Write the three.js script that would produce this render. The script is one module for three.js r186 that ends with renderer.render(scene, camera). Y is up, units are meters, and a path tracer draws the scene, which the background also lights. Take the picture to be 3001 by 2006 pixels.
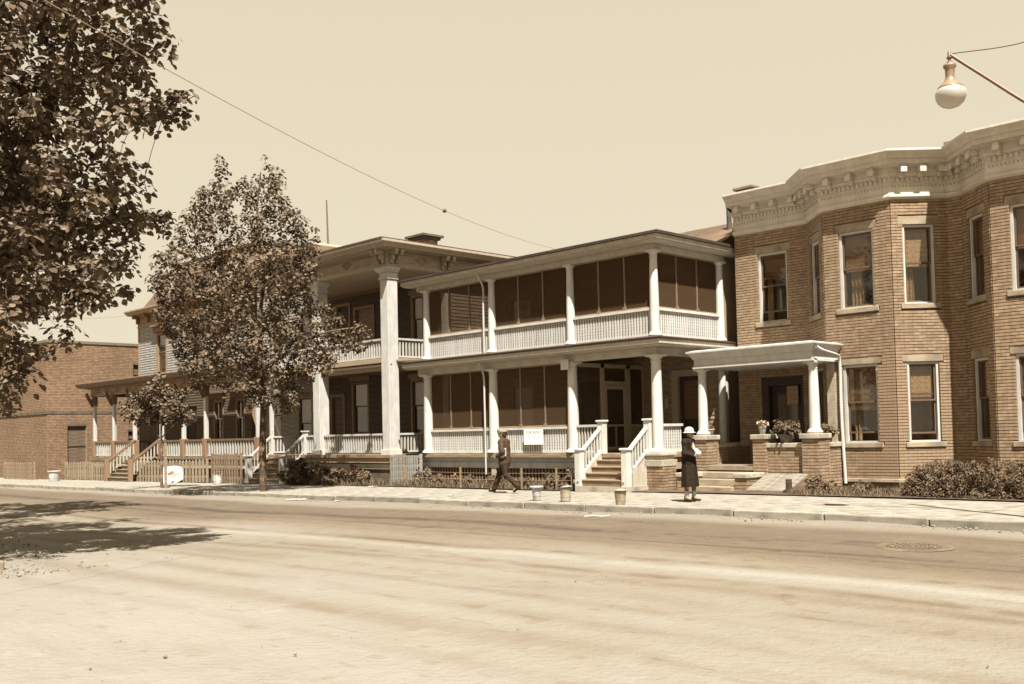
import * as THREE from 'three';
import { mergeGeometries, mergeVertices } from 'three/addons/utils/BufferGeometryUtils.js';
import { MarchingCubes } from 'three/addons/objects/MarchingCubes.js';
import { RoundedBoxGeometry } from 'three/addons/geometries/RoundedBoxGeometry.js';

// ------------------------------------------------------------------ camera, sky, sun, exposure
const scene = new THREE.Scene();
const camera = new THREE.PerspectiveCamera(37.64, 3001 / 2006, 0.1, 2000);
camera.position.set(0, 1.58, 0);
camera.rotation.set(0.0354571, 0.7947067, -0.0222216, 'YXZ');
camera.setViewOffset(3001, 2006, 13.5, -163.64, 3001, 2006);
scene.add(camera);

const renderer = new THREE.WebGLRenderer({ antialias: true });
renderer.setSize(1024, 684);
renderer.toneMapping = THREE.LinearToneMapping;
renderer.toneMappingExposure = 2.8;
renderer.shadowMap.enabled = true;
renderer.shadowMap.type = THREE.PCFSoftShadowMap;

const SUN = new THREE.Vector3(0.43, 0.855, 0.29).normalize();
{ // a hazy, bright, nearly even sepia sky
  const W = 64, H = 32, d = new Float32Array(W * H * 4);
  for (let j = 0; j < H; j++) for (let i = 0; i < W; i++) {
    const el = ((j + 0.5) / H - 0.5) * Math.PI, t = Math.max(0, Math.sin(el)), k = (j * W + i) * 4;
    const f = el < 0 ? 0 : t;
    d[k] = 0.306 - 0.06 * f; d[k + 1] = 0.272 - 0.062 * f; d[k + 2] = 0.206 - 0.056 * f; d[k + 3] = 1;
  }
  const sky = new THREE.DataTexture(d, W, H, THREE.RGBAFormat, THREE.FloatType);
  sky.mapping = THREE.EquirectangularReflectionMapping; sky.magFilter = sky.minFilter = THREE.LinearFilter; sky.needsUpdate = true;
  scene.background = sky; scene.environment = sky;
}
const sun = new THREE.DirectionalLight(new THREE.Color().setRGB(1.0, 0.97, 0.9), 5);
sun.position.copy(SUN).multiplyScalar(90).add(new THREE.Vector3(-25, 0, -15));
sun.target.position.set(-25, 0, -15);
sun.castShadow = true; sun.shadow.radius = 1.2; sun.shadow.mapSize.set(4096, 4096); sun.shadow.bias = -0.0005;
Object.assign(sun.shadow.camera, { left: -50, right: 50, top: 50, bottom: -50, near: 1, far: 220 });
scene.add(sun, sun.target);

// ------------------------------------------------------------------ helpers
function rng(seed) { let s = seed | 0; return () => { s = (s + 0x6d2b79f5) | 0; let t = Math.imul(s ^ (s >>> 15), 1 | s); t = (t + Math.imul(t ^ (t >>> 7), 61 | t)) ^ t; return ((t ^ (t >>> 14)) >>> 0) / 4294967296; }; }
const RAMP = [[0.0, [0.012, 0.006, 0.004]], [0.03, [0.062, 0.024, 0.012]], [0.1, [0.165, 0.09, 0.047]], [0.19, [0.288, 0.175, 0.098]], [0.35, [0.45, 0.335, 0.21]], [0.5, [0.56, 0.5, 0.4]], [0.75, [0.77, 0.75, 0.7]]];
function sep(v, t = v * 1.15) { // sepia dye of a given reflectance (linear); paler paints are less brown
  const a = tone(Math.min(0.75, t)), l = 0.2126 * a.r + 0.7152 * a.g + 0.0722 * a.b; return a.multiplyScalar(v / l);
}
function tone(v) {
  for (let i = 1; i < RAMP.length; i++) if (v <= RAMP[i][0]) { const [a, A] = RAMP[i - 1], [b, B] = RAMP[i], t = (v - a) / (b - a); return new THREE.Color().setRGB(A[0] + (B[0] - A[0]) * t, A[1] + (B[1] - A[1]) * t, A[2] + (B[2] - A[2]) * t); }
  return new THREE.Color().setRGB(0.77, 0.75, 0.7);
}
const yg = (x) => -0.0085 * Math.max(0, Math.min(50, -x - 10)); // the street falls gently to the west

function vnoise(seed, P) { // tileable value noise, period P cells
  const r = rng(seed), g = new Float32Array(P * P); for (let i = 0; i < g.length; i++) g[i] = r();
  return (x, y) => {
    const xi = Math.floor(x), yi = Math.floor(y); let fx = x - xi, fy = y - yi; fx = fx * fx * (3 - 2 * fx); fy = fy * fy * (3 - 2 * fy);
    const m = (a) => ((a % P) + P) % P, a = m(xi), b = m(xi + 1), c = m(yi) * P, e = m(yi + 1) * P;
    return (g[c + a] * (1 - fx) + g[c + b] * fx) * (1 - fy) + (g[e + a] * (1 - fx) + g[e + b] * fx) * fy;
  };
}
function noiseTex(size, seed, lo, hi, tile, sx = 1, sy = 1, oct = 5, base = 4) { // grey multiplier map, repeats every `tile` metres
  const fs = []; for (let o = 0; o < oct; o++) fs.push([vnoise(seed + o, Math.max(base << o, 2)), 1 << o]);
  const d = new Uint8Array(size * size * 4);
  for (let j = 0; j < size; j++) for (let i = 0; i < size; i++) {
    let v = 0, w = 0, a = 1; for (const [f, k] of fs) { v += a * f(i / size * base * k * sx, j / size * base * k * sy); w += a; a *= 0.62; }
    v = lo + (hi - lo) * Math.min(1, Math.max(0, (v / w - 0.22) / 0.56)); const k = (j * size + i) * 4; d[k] = d[k + 1] = d[k + 2] = Math.round(255 * v); d[k + 3] = 255;
  }
  const t = new THREE.DataTexture(d, size, size); t.wrapS = t.wrapT = THREE.RepeatWrapping; t.magFilter = THREE.LinearFilter; t.minFilter = THREE.LinearMipmapLinearFilter; t.generateMipmaps = true;
  t.colorSpace = THREE.SRGBColorSpace; t.repeat.set(1 / tile, 1 / tile); t.needsUpdate = true; return t;
}
function asData(t) { const c = t.clone(); c.colorSpace = THREE.NoColorSpace; c.needsUpdate = true; return c; }
const T = {
  paint: noiseTex(256, 11, 0.87, 1, 2.1, 3, 1), wood: noiseTex(256, 21, 0.72, 1, 1.3, 1, 6), stone: noiseTex(256, 31, 0.74, 1, 1.1, 1, 1, 6), brick: noiseTex(256, 41, 0.8, 1, 0.6, 1, 1, 5, 8),
  bark: noiseTex(256, 51, 0.4, 1, 0.5, 5, 1), dirt: noiseTex(512, 61, 0.6, 1, 3.1, 1, 1, 6), cloth: noiseTex(128, 71, 0.75, 1, 0.25, 1, 1, 4, 8), grit: noiseTex(512, 81, 0, 1, 0.9, 1, 1, 6, 16),
};
const MATS = {};
function M(v, kind = 'paint', opt = {}) {
  const key = v + kind + JSON.stringify(opt); if (MATS[key]) return MATS[key];
  const { rough = 0.75, bump = 0, ...rest } = opt, K = { paint: 0.7, wood: 0.52, stone: 0.66, dirt: 0.36, cloth: 0.6 }[kind] || 1, m = new (kind === 'cloth' ? THREE.MeshPhysicalMaterial : THREE.MeshStandardMaterial)({ ...(kind === 'cloth' ? { specularIntensity: 0.25 } : {}), color: sep(v * K, Math.max(v * K * 1.35, kind === 'stone' ? 0.38 : kind === 'wood' ? 0.25 : 0.18, v > 0.55 ? 0.68 : 0)), roughness: rough, side: THREE.DoubleSide, ...rest });
  if (kind && T[kind]) { m.map = T[kind]; if (bump) { m.bumpMap = asData(T[kind]); m.bumpScale = bump; } }
  return MATS[key] = m;
}
const used = {};
function numbered(n) { used[n] = (used[n] || 0) + 1; return used[n] === 1 ? n : n + '_' + String(used[n] - 1).padStart(3, '0'); }
function thing(name, label, category, base = [0, 0, 0], group, kind) {
  const g = new THREE.Group(); g.name = numbered(name); g.position.set(...base); g._o = base; g.userData = { label, category };
  if (group) g.userData.group = group; if (kind) g.userData.kind = kind; scene.add(g); return g;
}
function fin(geos) { // merge, planar uv in metres
  const list = (Array.isArray(geos) ? geos.flat(9) : [geos]).map((g) => { let n = g.index ? g.toNonIndexed() : g.clone(); for (const k of Object.keys(n.attributes)) if (!['position', 'normal', 'color'].includes(k)) n.deleteAttribute(k); n.morphAttributes = {}; return n; });
  const g = list.length > 1 ? mergeGeometries(list) : list[0], p = g.attributes.position, n = g.attributes.normal, uv = new Float32Array(p.count * 2);
  for (let i = 0; i < p.count; i += 3) {
    let a = 0, b = 0, c = 0; for (let j = 0; j < 3; j++) { a += Math.abs(n.getX(i + j)); b += Math.abs(n.getY(i + j)); c += Math.abs(n.getZ(i + j)); }
    for (let j = 0; j < 3; j++) { const x = p.getX(i + j), y = p.getY(i + j), z = p.getZ(i + j); if (b > a && b > c) { uv[2 * (i + j)] = x; uv[2 * (i + j) + 1] = z; } else if (a > c) { uv[2 * (i + j)] = z; uv[2 * (i + j) + 1] = y; } else { uv[2 * (i + j)] = x; uv[2 * (i + j) + 1] = y; } }
  }
  g.setAttribute('uv', new THREE.BufferAttribute(uv, 2)); return g;
}
function part(parent, name, geos, mat, extra) { // geometry in world metres -> a mesh under parent
  const g = fin(geos), o = parent._o; g.translate(-o[0], -o[1], -o[2]);
  const m = new THREE.Mesh(g, mat); m.name = name; m.castShadow = m.receiveShadow = true; m._o = o; if (extra) Object.assign(m.userData, extra); parent.add(m); return m;
}
function piece(parent, name, geo, mat, pos, ry = 0, scale) { // shared geometry at a world position
  const m = new THREE.Mesh(geo, mat), o = parent._o; m.name = name; m.position.set(pos[0] - o[0], pos[1] - o[1], pos[2] - o[2]); m.rotation.y = ry; if (scale) m.scale.set(...scale);
  m.castShadow = m.receiveShadow = true; m._o = [0, 0, 0]; parent.add(m); return m;
}
function single(name, label, category, geos, mat, base, group, kind) { const t = thing(name, label, category, base, group, kind); scene.remove(t); const m = part(t, t.name, geos, mat); t.remove(m); m.position.set(...base); Object.assign(m.userData, t.userData); scene.add(m); m._o = base; return m; }
function box(x0, x1, y0, y1, z0, z1) { return new THREE.BoxGeometry(Math.abs(x1 - x0), Math.abs(y1 - y0), Math.abs(z1 - z0)).translate((x0 + x1) / 2, (y0 + y1) / 2, (z0 + z1) / 2); }
function rbox(x0, x1, y0, y1, z0, z1, r = 0.015) { return new RoundedBoxGeometry(Math.abs(x1 - x0), Math.abs(y1 - y0), Math.abs(z1 - z0), 1, r).translate((x0 + x1) / 2, (y0 + y1) / 2, (z0 + z1) / 2); }
const V = (x, y, z) => new THREE.Vector3(x, y, z);
function bar(a, b, w, d) { // box from a to b, w horizontal across, d the other way
  const A = V(...a), B = V(...b), L = A.distanceTo(B), f = B.clone().sub(A).normalize(), up = Math.abs(f.y) > 0.99 ? V(0, 0, 1) : V(0, 1, 0), s = new THREE.Vector3().crossVectors(up, f).normalize(), u = new THREE.Vector3().crossVectors(f, s);
  return new THREE.BoxGeometry(w, d, L).applyMatrix4(new THREE.Matrix4().makeBasis(s, u, f).setPosition(A.add(B).multiplyScalar(0.5)));
}
function tube(pts, r, seg = 16, rad = 6) { return new THREE.TubeGeometry(new THREE.CatmullRomCurve3(pts.map((p) => V(...p))), seg, r, rad, false); }
function lathe(pr, x, y, z, n = 20) { return new THREE.LatheGeometry(pr.map((p) => new THREE.Vector2(p[0], p[1])), n).translate(x, y, z); }
function cone(a, b, r0, r1, n = 8) { // tapered limb
  const A = V(...a), B = V(...b), g = new THREE.CylinderGeometry(r1, r0, A.distanceTo(B), n, 1), q = new THREE.Quaternion().setFromUnitVectors(V(0, 1, 0), B.clone().sub(A).normalize()); return g.applyQuaternion(q).translate((a[0] + b[0]) / 2, (a[1] + b[1]) / 2, (a[2] + b[2]) / 2);
}
function prism(pts, x0, x1) { // polygon in (z, y) swept along x
  const s = new THREE.Shape(pts.map((p) => new THREE.Vector2(-p[0], p[1]))), g = new THREE.ExtrudeGeometry(s, { depth: x1 - x0, bevelEnabled: false }); return g.rotateY(Math.PI / 2).translate(x0, 0, 0);
}
function poly(verts, faces) { const p = []; for (const f of faces) for (let i = 1; i + 1 < f.length; i++) for (const k of [f[0], f[i], f[i + 1]]) p.push(...verts[k]); const g = new THREE.BufferGeometry(); g.setAttribute('position', new THREE.Float32BufferAttribute(p, 3)); g.computeVertexNormals(); return g; }
const AT = (x, y, z, ry = 0) => new THREE.Matrix4().makeRotationY(ry).setPosition(x, y, z);
const xf = (g, m) => (Array.isArray(g) ? g.map((q) => xf(q, m)) : g.applyMatrix4(m));
function wallBoxes(u0, u1, y0, y1, holes, z0, z1) { // wall in local (u, y), thickness z0..z1, with rectangular openings [ua, ub, ya, yb]
  const us = [...new Set([u0, u1, ...holes.flatMap((h) => [h[0], h[1]])])].filter((u) => u >= u0 && u <= u1).sort((a, b) => a - b), out = [];
  for (let i = 0; i + 1 < us.length; i++) {
    const a = us[i], b = us[i + 1], hs = holes.filter((h) => h[0] <= a + 1e-6 && h[1] >= b - 1e-6).sort((p, q) => p[2] - q[2]); let y = y0;
    for (const h of hs) { if (h[2] > y + 1e-6) out.push(box(a, b, y, h[2], z0, z1)); y = h[3]; }
    if (y < y1 - 1e-6) out.push(box(a, b, y, y1, z0, z1));
  }
  return out;
}
// running-bond bricks on a face: matrix m maps local (u, y, outward) to the world
function bricks(list, m, u0, u1, y0, y1, holes = [], ch = 0.077, len = 0.225, seed = 1) {
  const r = rng(seed * 977 + 5); const n = Math.round((y1 - y0) / ch), h = (y1 - y0) / n;
  for (let k = 0; k < n; k++) {
    const y = y0 + (k + 0.5) * h; let spans = [[u0, u1]];
    for (const q of holes) if (y > q[2] - 0.01 && y < q[3] + 0.01) spans = spans.flatMap(([a, b]) => (q[1] <= a || q[0] >= b ? [[a, b]] : [[a, q[0]], [q[1], b]].filter((s) => s[1] - s[0] > 0.02)));
    for (const [a, b] of spans) { let u = Math.floor((a - u0) / len) * len + u0 + (k % 2 ? -len / 2 : 0); for (; u < b; u += len) { const p = Math.max(a, u), q = Math.min(b, u + len); if (q - p < 0.03) continue; list.push({ m, u: (p + q) / 2, y, L: q - p - 0.005, H: h - 0.016, t: r(), j: (r() - 0.5) * 0.005 }); } }
  }
}
const BRICK = new THREE.BoxGeometry(1, 1, 0.04);
const SOOT = vnoise(404, 256);
function layBricks(parent, list, tones, nSingle, kindMat) {
  const P = V(0, 0, 0); for (const b of list) { P.set(b.u, b.y, 0.004 + b.j).applyMatrix4(b.m); b.w = P.toArray(); b.ry = Math.atan2(b.m.elements[8], b.m.elements[10]); b.d = Math.hypot(b.w[0], b.w[2]) + Math.abs(b.w[1] - 1.6) * 0.4; }
  list.sort((a, b) => a.d - b.d);
  const mats = [...tones].sort((a, b) => a - b).map((v) => M(v, 'brick', { rough: 0.9, color: sep(v, v * 1.15) }));
  list.slice(0, nSingle).forEach((b) => { const q = piece(parent, 'brick', BRICK, mats[Math.min(mats.length - 1, Math.floor((0.55 * b.t + 0.45 * SOOT((b.w[0] + b.w[2]) * 0.7 + 90, b.w[1] * 0.45 + 9)) * mats.length))], b.w, b.ry, [b.L, b.H, 1]); });
  const rest = list.slice(nSingle); if (!rest.length) return;
  const gs = [], col = tones.map((v) => { const c = sep(v, v * 1.15); return [c.r, c.g, c.b]; });
  for (const b of rest) { const g = BRICK.clone().toNonIndexed(); g.deleteAttribute('uv'); g.scale(b.L, b.H, 1).rotateY(b.ry).translate(...b.w); const c = col[Math.floor(b.t * col.length)], k = (0.94 + 0.12 * ((b.t * 7.3) % 1)) * (0.86 + 0.26 * SOOT((b.w[0] + b.w[2]) * 0.7 + 90, b.w[1] * 0.45 + 9)), a = new Float32Array(36 * 3); for (let i = 0; i < 36; i++) { a[3 * i] = c[0] * k; a[3 * i + 1] = c[1] * k; a[3 * i + 2] = c[2] * k; } g.setAttribute('color', new THREE.BufferAttribute(a, 3)); gs.push(g); }
  const mm = new THREE.MeshStandardMaterial({ vertexColors: true, roughness: 0.9, map: T.brick });
  part(parent, 'brickwork', gs, mm, { kind: 'stuff' });
}
// clapboards, one mesh for each course
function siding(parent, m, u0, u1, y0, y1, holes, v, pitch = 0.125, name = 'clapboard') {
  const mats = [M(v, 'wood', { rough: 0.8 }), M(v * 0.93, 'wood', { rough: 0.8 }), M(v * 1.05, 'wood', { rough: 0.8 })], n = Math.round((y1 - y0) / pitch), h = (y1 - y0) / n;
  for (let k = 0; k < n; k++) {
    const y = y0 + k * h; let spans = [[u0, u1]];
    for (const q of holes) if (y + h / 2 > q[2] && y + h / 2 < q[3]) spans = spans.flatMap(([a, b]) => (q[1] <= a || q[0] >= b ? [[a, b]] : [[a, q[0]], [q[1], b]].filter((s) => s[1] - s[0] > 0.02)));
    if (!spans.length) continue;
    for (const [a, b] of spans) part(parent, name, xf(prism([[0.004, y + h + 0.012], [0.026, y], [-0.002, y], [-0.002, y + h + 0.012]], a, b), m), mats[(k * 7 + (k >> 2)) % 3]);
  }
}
const glass = new THREE.MeshPhysicalMaterial({ color: new THREE.Color().setRGB(0.9, 0.86, 0.8), roughness: 0.03, transmission: 1, thickness: 0, ior: 1.5, side: THREE.DoubleSide });
// sash window: m places its bottom centre on the wall face, +z outward
function sashWindow(parent, m, w, h, o = {}) {
  const { frame = 0.62, sash = 0.1, sill = 0.4, lintel = 0.38, shade = 0.5, shadeV = 0.42, open = 0, curtain = 0, proud = 0, fw = 0.06, seed = 1 } = o, q = w / 2;
  const win = part(parent, 'window', xf([box(-q, -q + fw, 0, h, -0.13, proud - 0.025), box(q - fw, q, 0, h, -0.13, proud - 0.025), box(-q + fw, q - fw, h - fw, h, -0.13, proud - 0.025), box(-q + fw, q - fw, 0, 0.04, -0.13, proud - 0.03)], m), M(frame, 'paint'));
  const a = -q + fw, b = q - fw, mid = h * 0.52, s = 0.045, lift = open * h;
  const fr = (y0, y1, z) => [box(a, a + s, y0, y1, z - 0.03, z), box(b - s, b, y0, y1, z - 0.03, z), box(a + s, b - s, y0, y0 + s, z - 0.03, z), box(a + s, b - s, y1 - s, y1, z - 0.03, z)];
  part(win, 'upper_sash', xf(fr(mid - 0.02, h - fw, -0.07), m), M(sash, 'paint')); part(win, 'lower_sash', xf(fr(0.04 + lift, mid + 0.02 + lift, -0.104), m), M(sash, 'paint'));
  part(win, 'pane', xf(box(a + s, b - s, mid, h - fw - s, -0.089, -0.085), m), glass); part(win, 'pane', xf(box(a + s, b - s, 0.06 + lift, mid + lift, -0.123, -0.119), m), glass);
  if (shade) part(win, 'roller_shade', xf([box(a + 0.02, b - 0.02, h - fw - shade * (h - fw), h - fw, -0.2, -0.195), box(a + 0.02, b - 0.02, h - fw - shade * (h - fw) - 0.025, h - fw - shade * (h - fw), -0.207, -0.188)], m), M(shadeV, 'cloth'));
  if (curtain) { const g = new THREE.PlaneGeometry(w * curtain, h - 0.1, 24, 6), p = g.attributes.position, r = rng(seed); for (let i = 0; i < p.count; i++) { const y = p.getY(i) / (h - 0.1) + 0.5; p.setX(i, p.getX(i) * (0.55 + 0.5 * Math.abs(y - 0.45))); p.setZ(i, 0.03 * Math.sin(p.getX(i) * 60 / w + seed)); } g.computeVertexNormals(); part(win, 'curtain', xf(g.translate(-q + 0.08 + w * curtain / 2, h / 2, -0.28), m), M(0.42, 'cloth')); }
  part(win, 'room_box', xf([box(-q, q, 0, h, -1.0, -0.98), box(-q - 0.03, -q, 0, h, -1, -0.14), box(q, q + 0.03, 0, h, -1, -0.14), box(-q, q, h, h + 0.03, -1, -0.14), box(-q, q, -0.03, 0, -1, -0.14)], m), M(0.3, 'paint'));
  if (sill) part(win, 'sill', xf(rbox(-q - 0.1, q + 0.1, -0.13, -0.002, -0.12, 0.075 + proud), m), M(sill, 'stone', { rough: 0.9 }));
  if (lintel) part(win, 'lintel', xf(rbox(-q - 0.11, q + 0.11, h + 0.002, h + 0.215, -0.12, 0.022 + proud), m), M(lintel, 'stone', { rough: 0.9 }));
  return win;
}
function roundColumn(parent, x, z, y0, y1, r0, r1, v, name = 'column') {
  const H = y1 - y0, pr = [[0.001, 0], [r0 * 1.45, 0], [r0 * 1.45, 0.05], [r0 * 1.2, 0.09], [r0 * 1.02, 0.13]]; for (let i = 0; i <= 8; i++) { const t = i / 8; pr.push([r0 + (r1 - r0) * (t * t * 0.7 + t * 0.3), 0.14 + (H - 0.34) * t]); }
  pr.push([r1 * 1.12, H - 0.19], [r1 * 1.12, H - 0.165], [r1 * 1.0, H - 0.15], [r1 * 1.05, H - 0.1], [r1 * 1.45, H - 0.07], [r1 * 1.45, H - 0.001], [0.001, H]);
  const c = part(parent, name, lathe(pr, x, y0, z, 22), M(v, 'paint')); const k = r1 * 1.6; part(c, 'capital', rbox(x - k, x + k, y1 - 0.055, y1 + 0.004, z - k, z + k, 0.01), M(v, 'paint')); return c;
}
const JIT = rng(2024);
function railing(parent, A, B, y0, y1, o = {}) { // A, B = [x, z]; top and bottom rails and single balusters
  const { step = 0.1, w = 0.045, d = 0.035, v = 0.6, top = 0.6, th = 0.07, tw = 0.12, name = 'baluster', low = true } = o, L = Math.hypot(B[0] - A[0], B[1] - A[1]), n = Math.max(1, Math.round(L / step)), ry = Math.atan2(B[0] - A[0], B[1] - A[1]) - Math.PI / 2;
  part(parent, 'top_rail', bar([A[0], y1 - th / 2, A[1]], [B[0], y1 - th / 2, B[1]], tw, th), M(top, 'paint'));
  if (low) part(parent, 'bottom_rail', bar([A[0], y0 + 0.03, A[1]], [B[0], y0 + 0.03, B[1]], 0.08, 0.06), M(v, 'paint'));
  const g = new THREE.BoxGeometry(w, y1 - th - y0 - (low ? 0.06 : 0), d), mats = [M(v, 'paint'), M(v * 0.88, 'paint'), M(v * 0.95, 'paint')];
  for (let i = 0; i < n; i++) { const t = (i + 0.5) / n; const q = piece(parent, name, g, mats[Math.floor(JIT() * 3)], [A[0] + (B[0] - A[0]) * t, (y0 + (low ? 0.06 : 0) + y1 - th) / 2, A[1] + (B[1] - A[1]) * t], ry); q.rotation.z = (JIT() - 0.5) * 0.03; }
}

// ------------------------------------------------------------------ ground, road, kerb, pavement
function strip(x0, x1, z0, z1, off, nx, nz = 1, wob = 0, seed = 1) { // sheet that follows the fall of the street
  const g = new THREE.PlaneGeometry(1, 1, nx, nz), p = g.attributes.position, f = vnoise(seed, 64); g.rotateX(-Math.PI / 2);
  for (let i = 0; i < p.count; i++) { const x = x0 + (p.getX(i) + 0.5) * (x1 - x0), z = z0 + (p.getZ(i) + 0.5) * (z1 - z0); p.setXYZ(i, x, yg(x) + off + wob * (f(x * 0.6, z * 0.6 + 20) - 0.5), z); }
  g.computeVertexNormals(); return g;
}
const KZ = -16.75;
function struct(name, geos, mat) { const m = part({ _o: [0, 0, 0], add() {} }, numbered(name), geos, mat); m.userData.kind = 'structure'; scene.add(m); return m; }
struct('ground', strip(-700, 300, -700, 300, -0.3, 200, 8), M(0.3, 'dirt', { rough: 0.95 }));
{ // the carriageway: oiled dark band in the far lane, pale dust and wheel tracks in the near half
  const W = 2048, H = 1024, x0 = -62, x1 = 6, z0 = KZ, z1 = 5, d = new Uint8Array(W * H * 4);
  const n1 = vnoise(5, 256), n2 = vnoise(6, 256), n3 = vnoise(7, 512), n4 = vnoise(8, 512), sm = (a, b, t) => { t = Math.min(1, Math.max(0, (t - a) / (b - a))); return t * t * (3 - 2 * t); };
  const tracks = [[-12.4, 0.12, 0.05], [-11.9, 0.1, 0.03], [-10.5, 0.16, 0.08], [-10.05, 0.22, -0.05], [-9.2, 0.15, 0.09], [-8.75, 0.2, 0.06], [-7.5, 0.13, 0.05], [-6.6, 0.2, 0.05], [-4.9, 0.15, 0.03], [-13.6, 0.3, 0.05], [-8.0, 0.35, 0.04], [-5.8, 0.3, 0.05], [-3.6, 0.3, 0.04]];
  for (let j = 0; j < H; j++) for (let i = 0; i < W; i++) {
    const x = x0 + (i + 0.5) / W * (x1 - x0), z = z0 + (j + 0.5) / H * (z1 - z0); // the tracks drift across the street
    const zd = z + 0.55 * Math.sin(x * 0.09 + 0.6) + 0.5 * (n1(x * 0.18, z * 0.3) - 0.5), big = n1(x * 0.22 + 9, z * 0.5), mid = n2(x * 0.9, z * 2.2), str = n3(x * 0.55, z * 6), fine = n4(x * 9, z * 9), fin2 = n3(x * 3.1 + 40, z * 3.7);
    let v = 0.40 - 0.19 * sm(-16.2, -15.2, zd) * (1 - sm(-12.6, -9.2, zd + (big - 0.5) * 2.4)); v += 0.075 * sm(-9.5, -4.5, zd);
    v += 0.05 * (big - 0.5) + 0.03 * (mid - 0.5) + 0.025 * (str - 0.5) + 0.03 * (fine - 0.5) + 0.025 * (fin2 - 0.5);
    for (const [tz, tw, am] of tracks) { const q = (zd - tz - 0.25 * (n2(x * 0.13 + tz * 7, 3) - 0.5)) / tw; if (q * q < 9) v -= am * Math.exp(-q * q) * sm(0.2, 0.7, n2(x * 0.35 + tz, tz * 3) * 0.7 + fin2 * 0.4) * 2.1; }
    { const sp = n4(x * 1.7 + 13, z * 2.3 + 5), s2 = n2(x * 4.1 + 3, z * 6.3 + 8); if (sp > 0.83) v -= 0.35 * (sp - 0.83) * (0.5 + s2); if (s2 > 0.9) v -= 0.06; if (s2 < 0.07) v += 0.04; } const vv = Math.max(0.05, Math.min(0.6, v)) * 0.355, c = sep(vv, Math.min(0.5, 0.17 + vv * 1.95)).convertLinearToSRGB(), k = (j * W + i) * 4; d[k] = c.r * 255; d[k + 1] = c.g * 255; d[k + 2] = c.b * 255; d[k + 3] = 255;
  }
  const t = new THREE.DataTexture(d, W, H); t.magFilter = THREE.LinearFilter; t.minFilter = THREE.LinearMipmapLinearFilter; t.generateMipmaps = true; t.colorSpace = THREE.SRGBColorSpace; t.needsUpdate = true;
  const b = asData(T.grit); b.repeat.set(1, 1);
  const g = strip(x0, x1, z0, z1, -0.12, 136, 44, 0.05, 3), uv = g.attributes.uv, p = g.attributes.position; for (let i = 0; i < p.count; i++) uv.setXY(i, (p.getX(i) - x0) / (x1 - x0), (p.getZ(i) - z0) / (z1 - z0));
  b.repeat.set((x1 - x0) / 0.9, (z1 - z0) / 0.9);
  const m = new THREE.Mesh(g, new THREE.MeshStandardMaterial({ map: t, roughness: 0.95, bumpMap: b, bumpScale: 0.012 })); m.name = numbered('road'); m.receiveShadow = true; m.userData.kind = 'structure'; scene.add(m);
  struct('road', [strip(-400, x0 - 0.01, z0, 5, -0.125, 20), strip(x1 + 0.01, 200, z0, 5, -0.125, 20), strip(-400, 200, 5.01, 60, -0.13, 20)], M(0.36, 'dirt', { rough: 0.95 }));
}
struct('pavement', strip(-300, 60, -20.95, KZ - 0.2, 0, 180, 8, 0.03, 9), M(0.46, 'stone', { rough: 0.92, bump: 0.003, color: sep(0.25, 0.5) }));
{ // scored joints of the pavement, recessed strips of dirt laid in the slabs
  const gs = []; for (let x = -60; x < 6; x += 1.9) gs.push(strip(x, x + 0.016, -20.9, KZ - 0.22, 0.019, 1, 10)); gs.push(strip(-60, 6, -18.9, -18.885, 0.02, 80));
  struct('pavement_joint', gs, M(0.55, 'dirt'));
}
{
  const k = struct('kerb', strip(-300, 60, KZ - 0.2, KZ - 0.01, -0.02, 120), M(0.3, 'stone')), r = rng(77), mats = [0.31, 0.34, 0.28, 0.36].map((v) => M(v, 'stone', { rough: 0.95, color: sep(v * 0.76, 0.48) }));
  const gs = [0, 1, 2].map((i) => { const g = new RoundedBoxGeometry(1.88, 0.3, 0.2, 2, 0.03), p = g.attributes.position; for (let j = 0; j < p.count; j++) p.setY(j, p.getY(j) + 0.012 * Math.sin(p.getX(j) * 4 + i * 2)); return fin(g); });
  for (let x = -66; x < 8; x += 1.9) { const s = piece(k, 'kerb_stone', gs[Math.floor(r() * 3)], mats[Math.floor(r() * 4)], [x + 0.95, yg(x + 0.95) - 0.128 + (r() - 0.5) * 0.02, KZ - 0.09 + (r() - 0.5) * 0.02]); s.rotation.z = 0.0085; }
}
struct('yard_soil', [strip(-300, 60, -60, -20.96, 0.03, 180, 24, 0.06, 12)], M(0.2, 'dirt', { rough: 1 }));
// the near corner at the foot of the street trees
struct('near_pavement', [strip(-300, -15.2, -4.6, 6, 0.02, 140, 6, 0.03, 15), strip(-15.2, -14.3, -4.3, 6, 0.0, 4, 6)], M(0.4, 'dirt', { rough: 1 }));
{ const k = struct('near_kerb', strip(-120, -15, -4.85, -4.6, -0.02, 60), M(0.36, 'stone')), gs = fin(new RoundedBoxGeometry(1.88, 0.3, 0.18, 2, 0.03)); for (let i = 0; i < 16; i++) piece(k, 'kerb_stone', gs, M(0.3 + (i % 3) * 0.05, 'stone'), [-15.9 - i * 1.9, yg(-16 - i * 1.9) - 0.13, -4.72]); }

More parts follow.
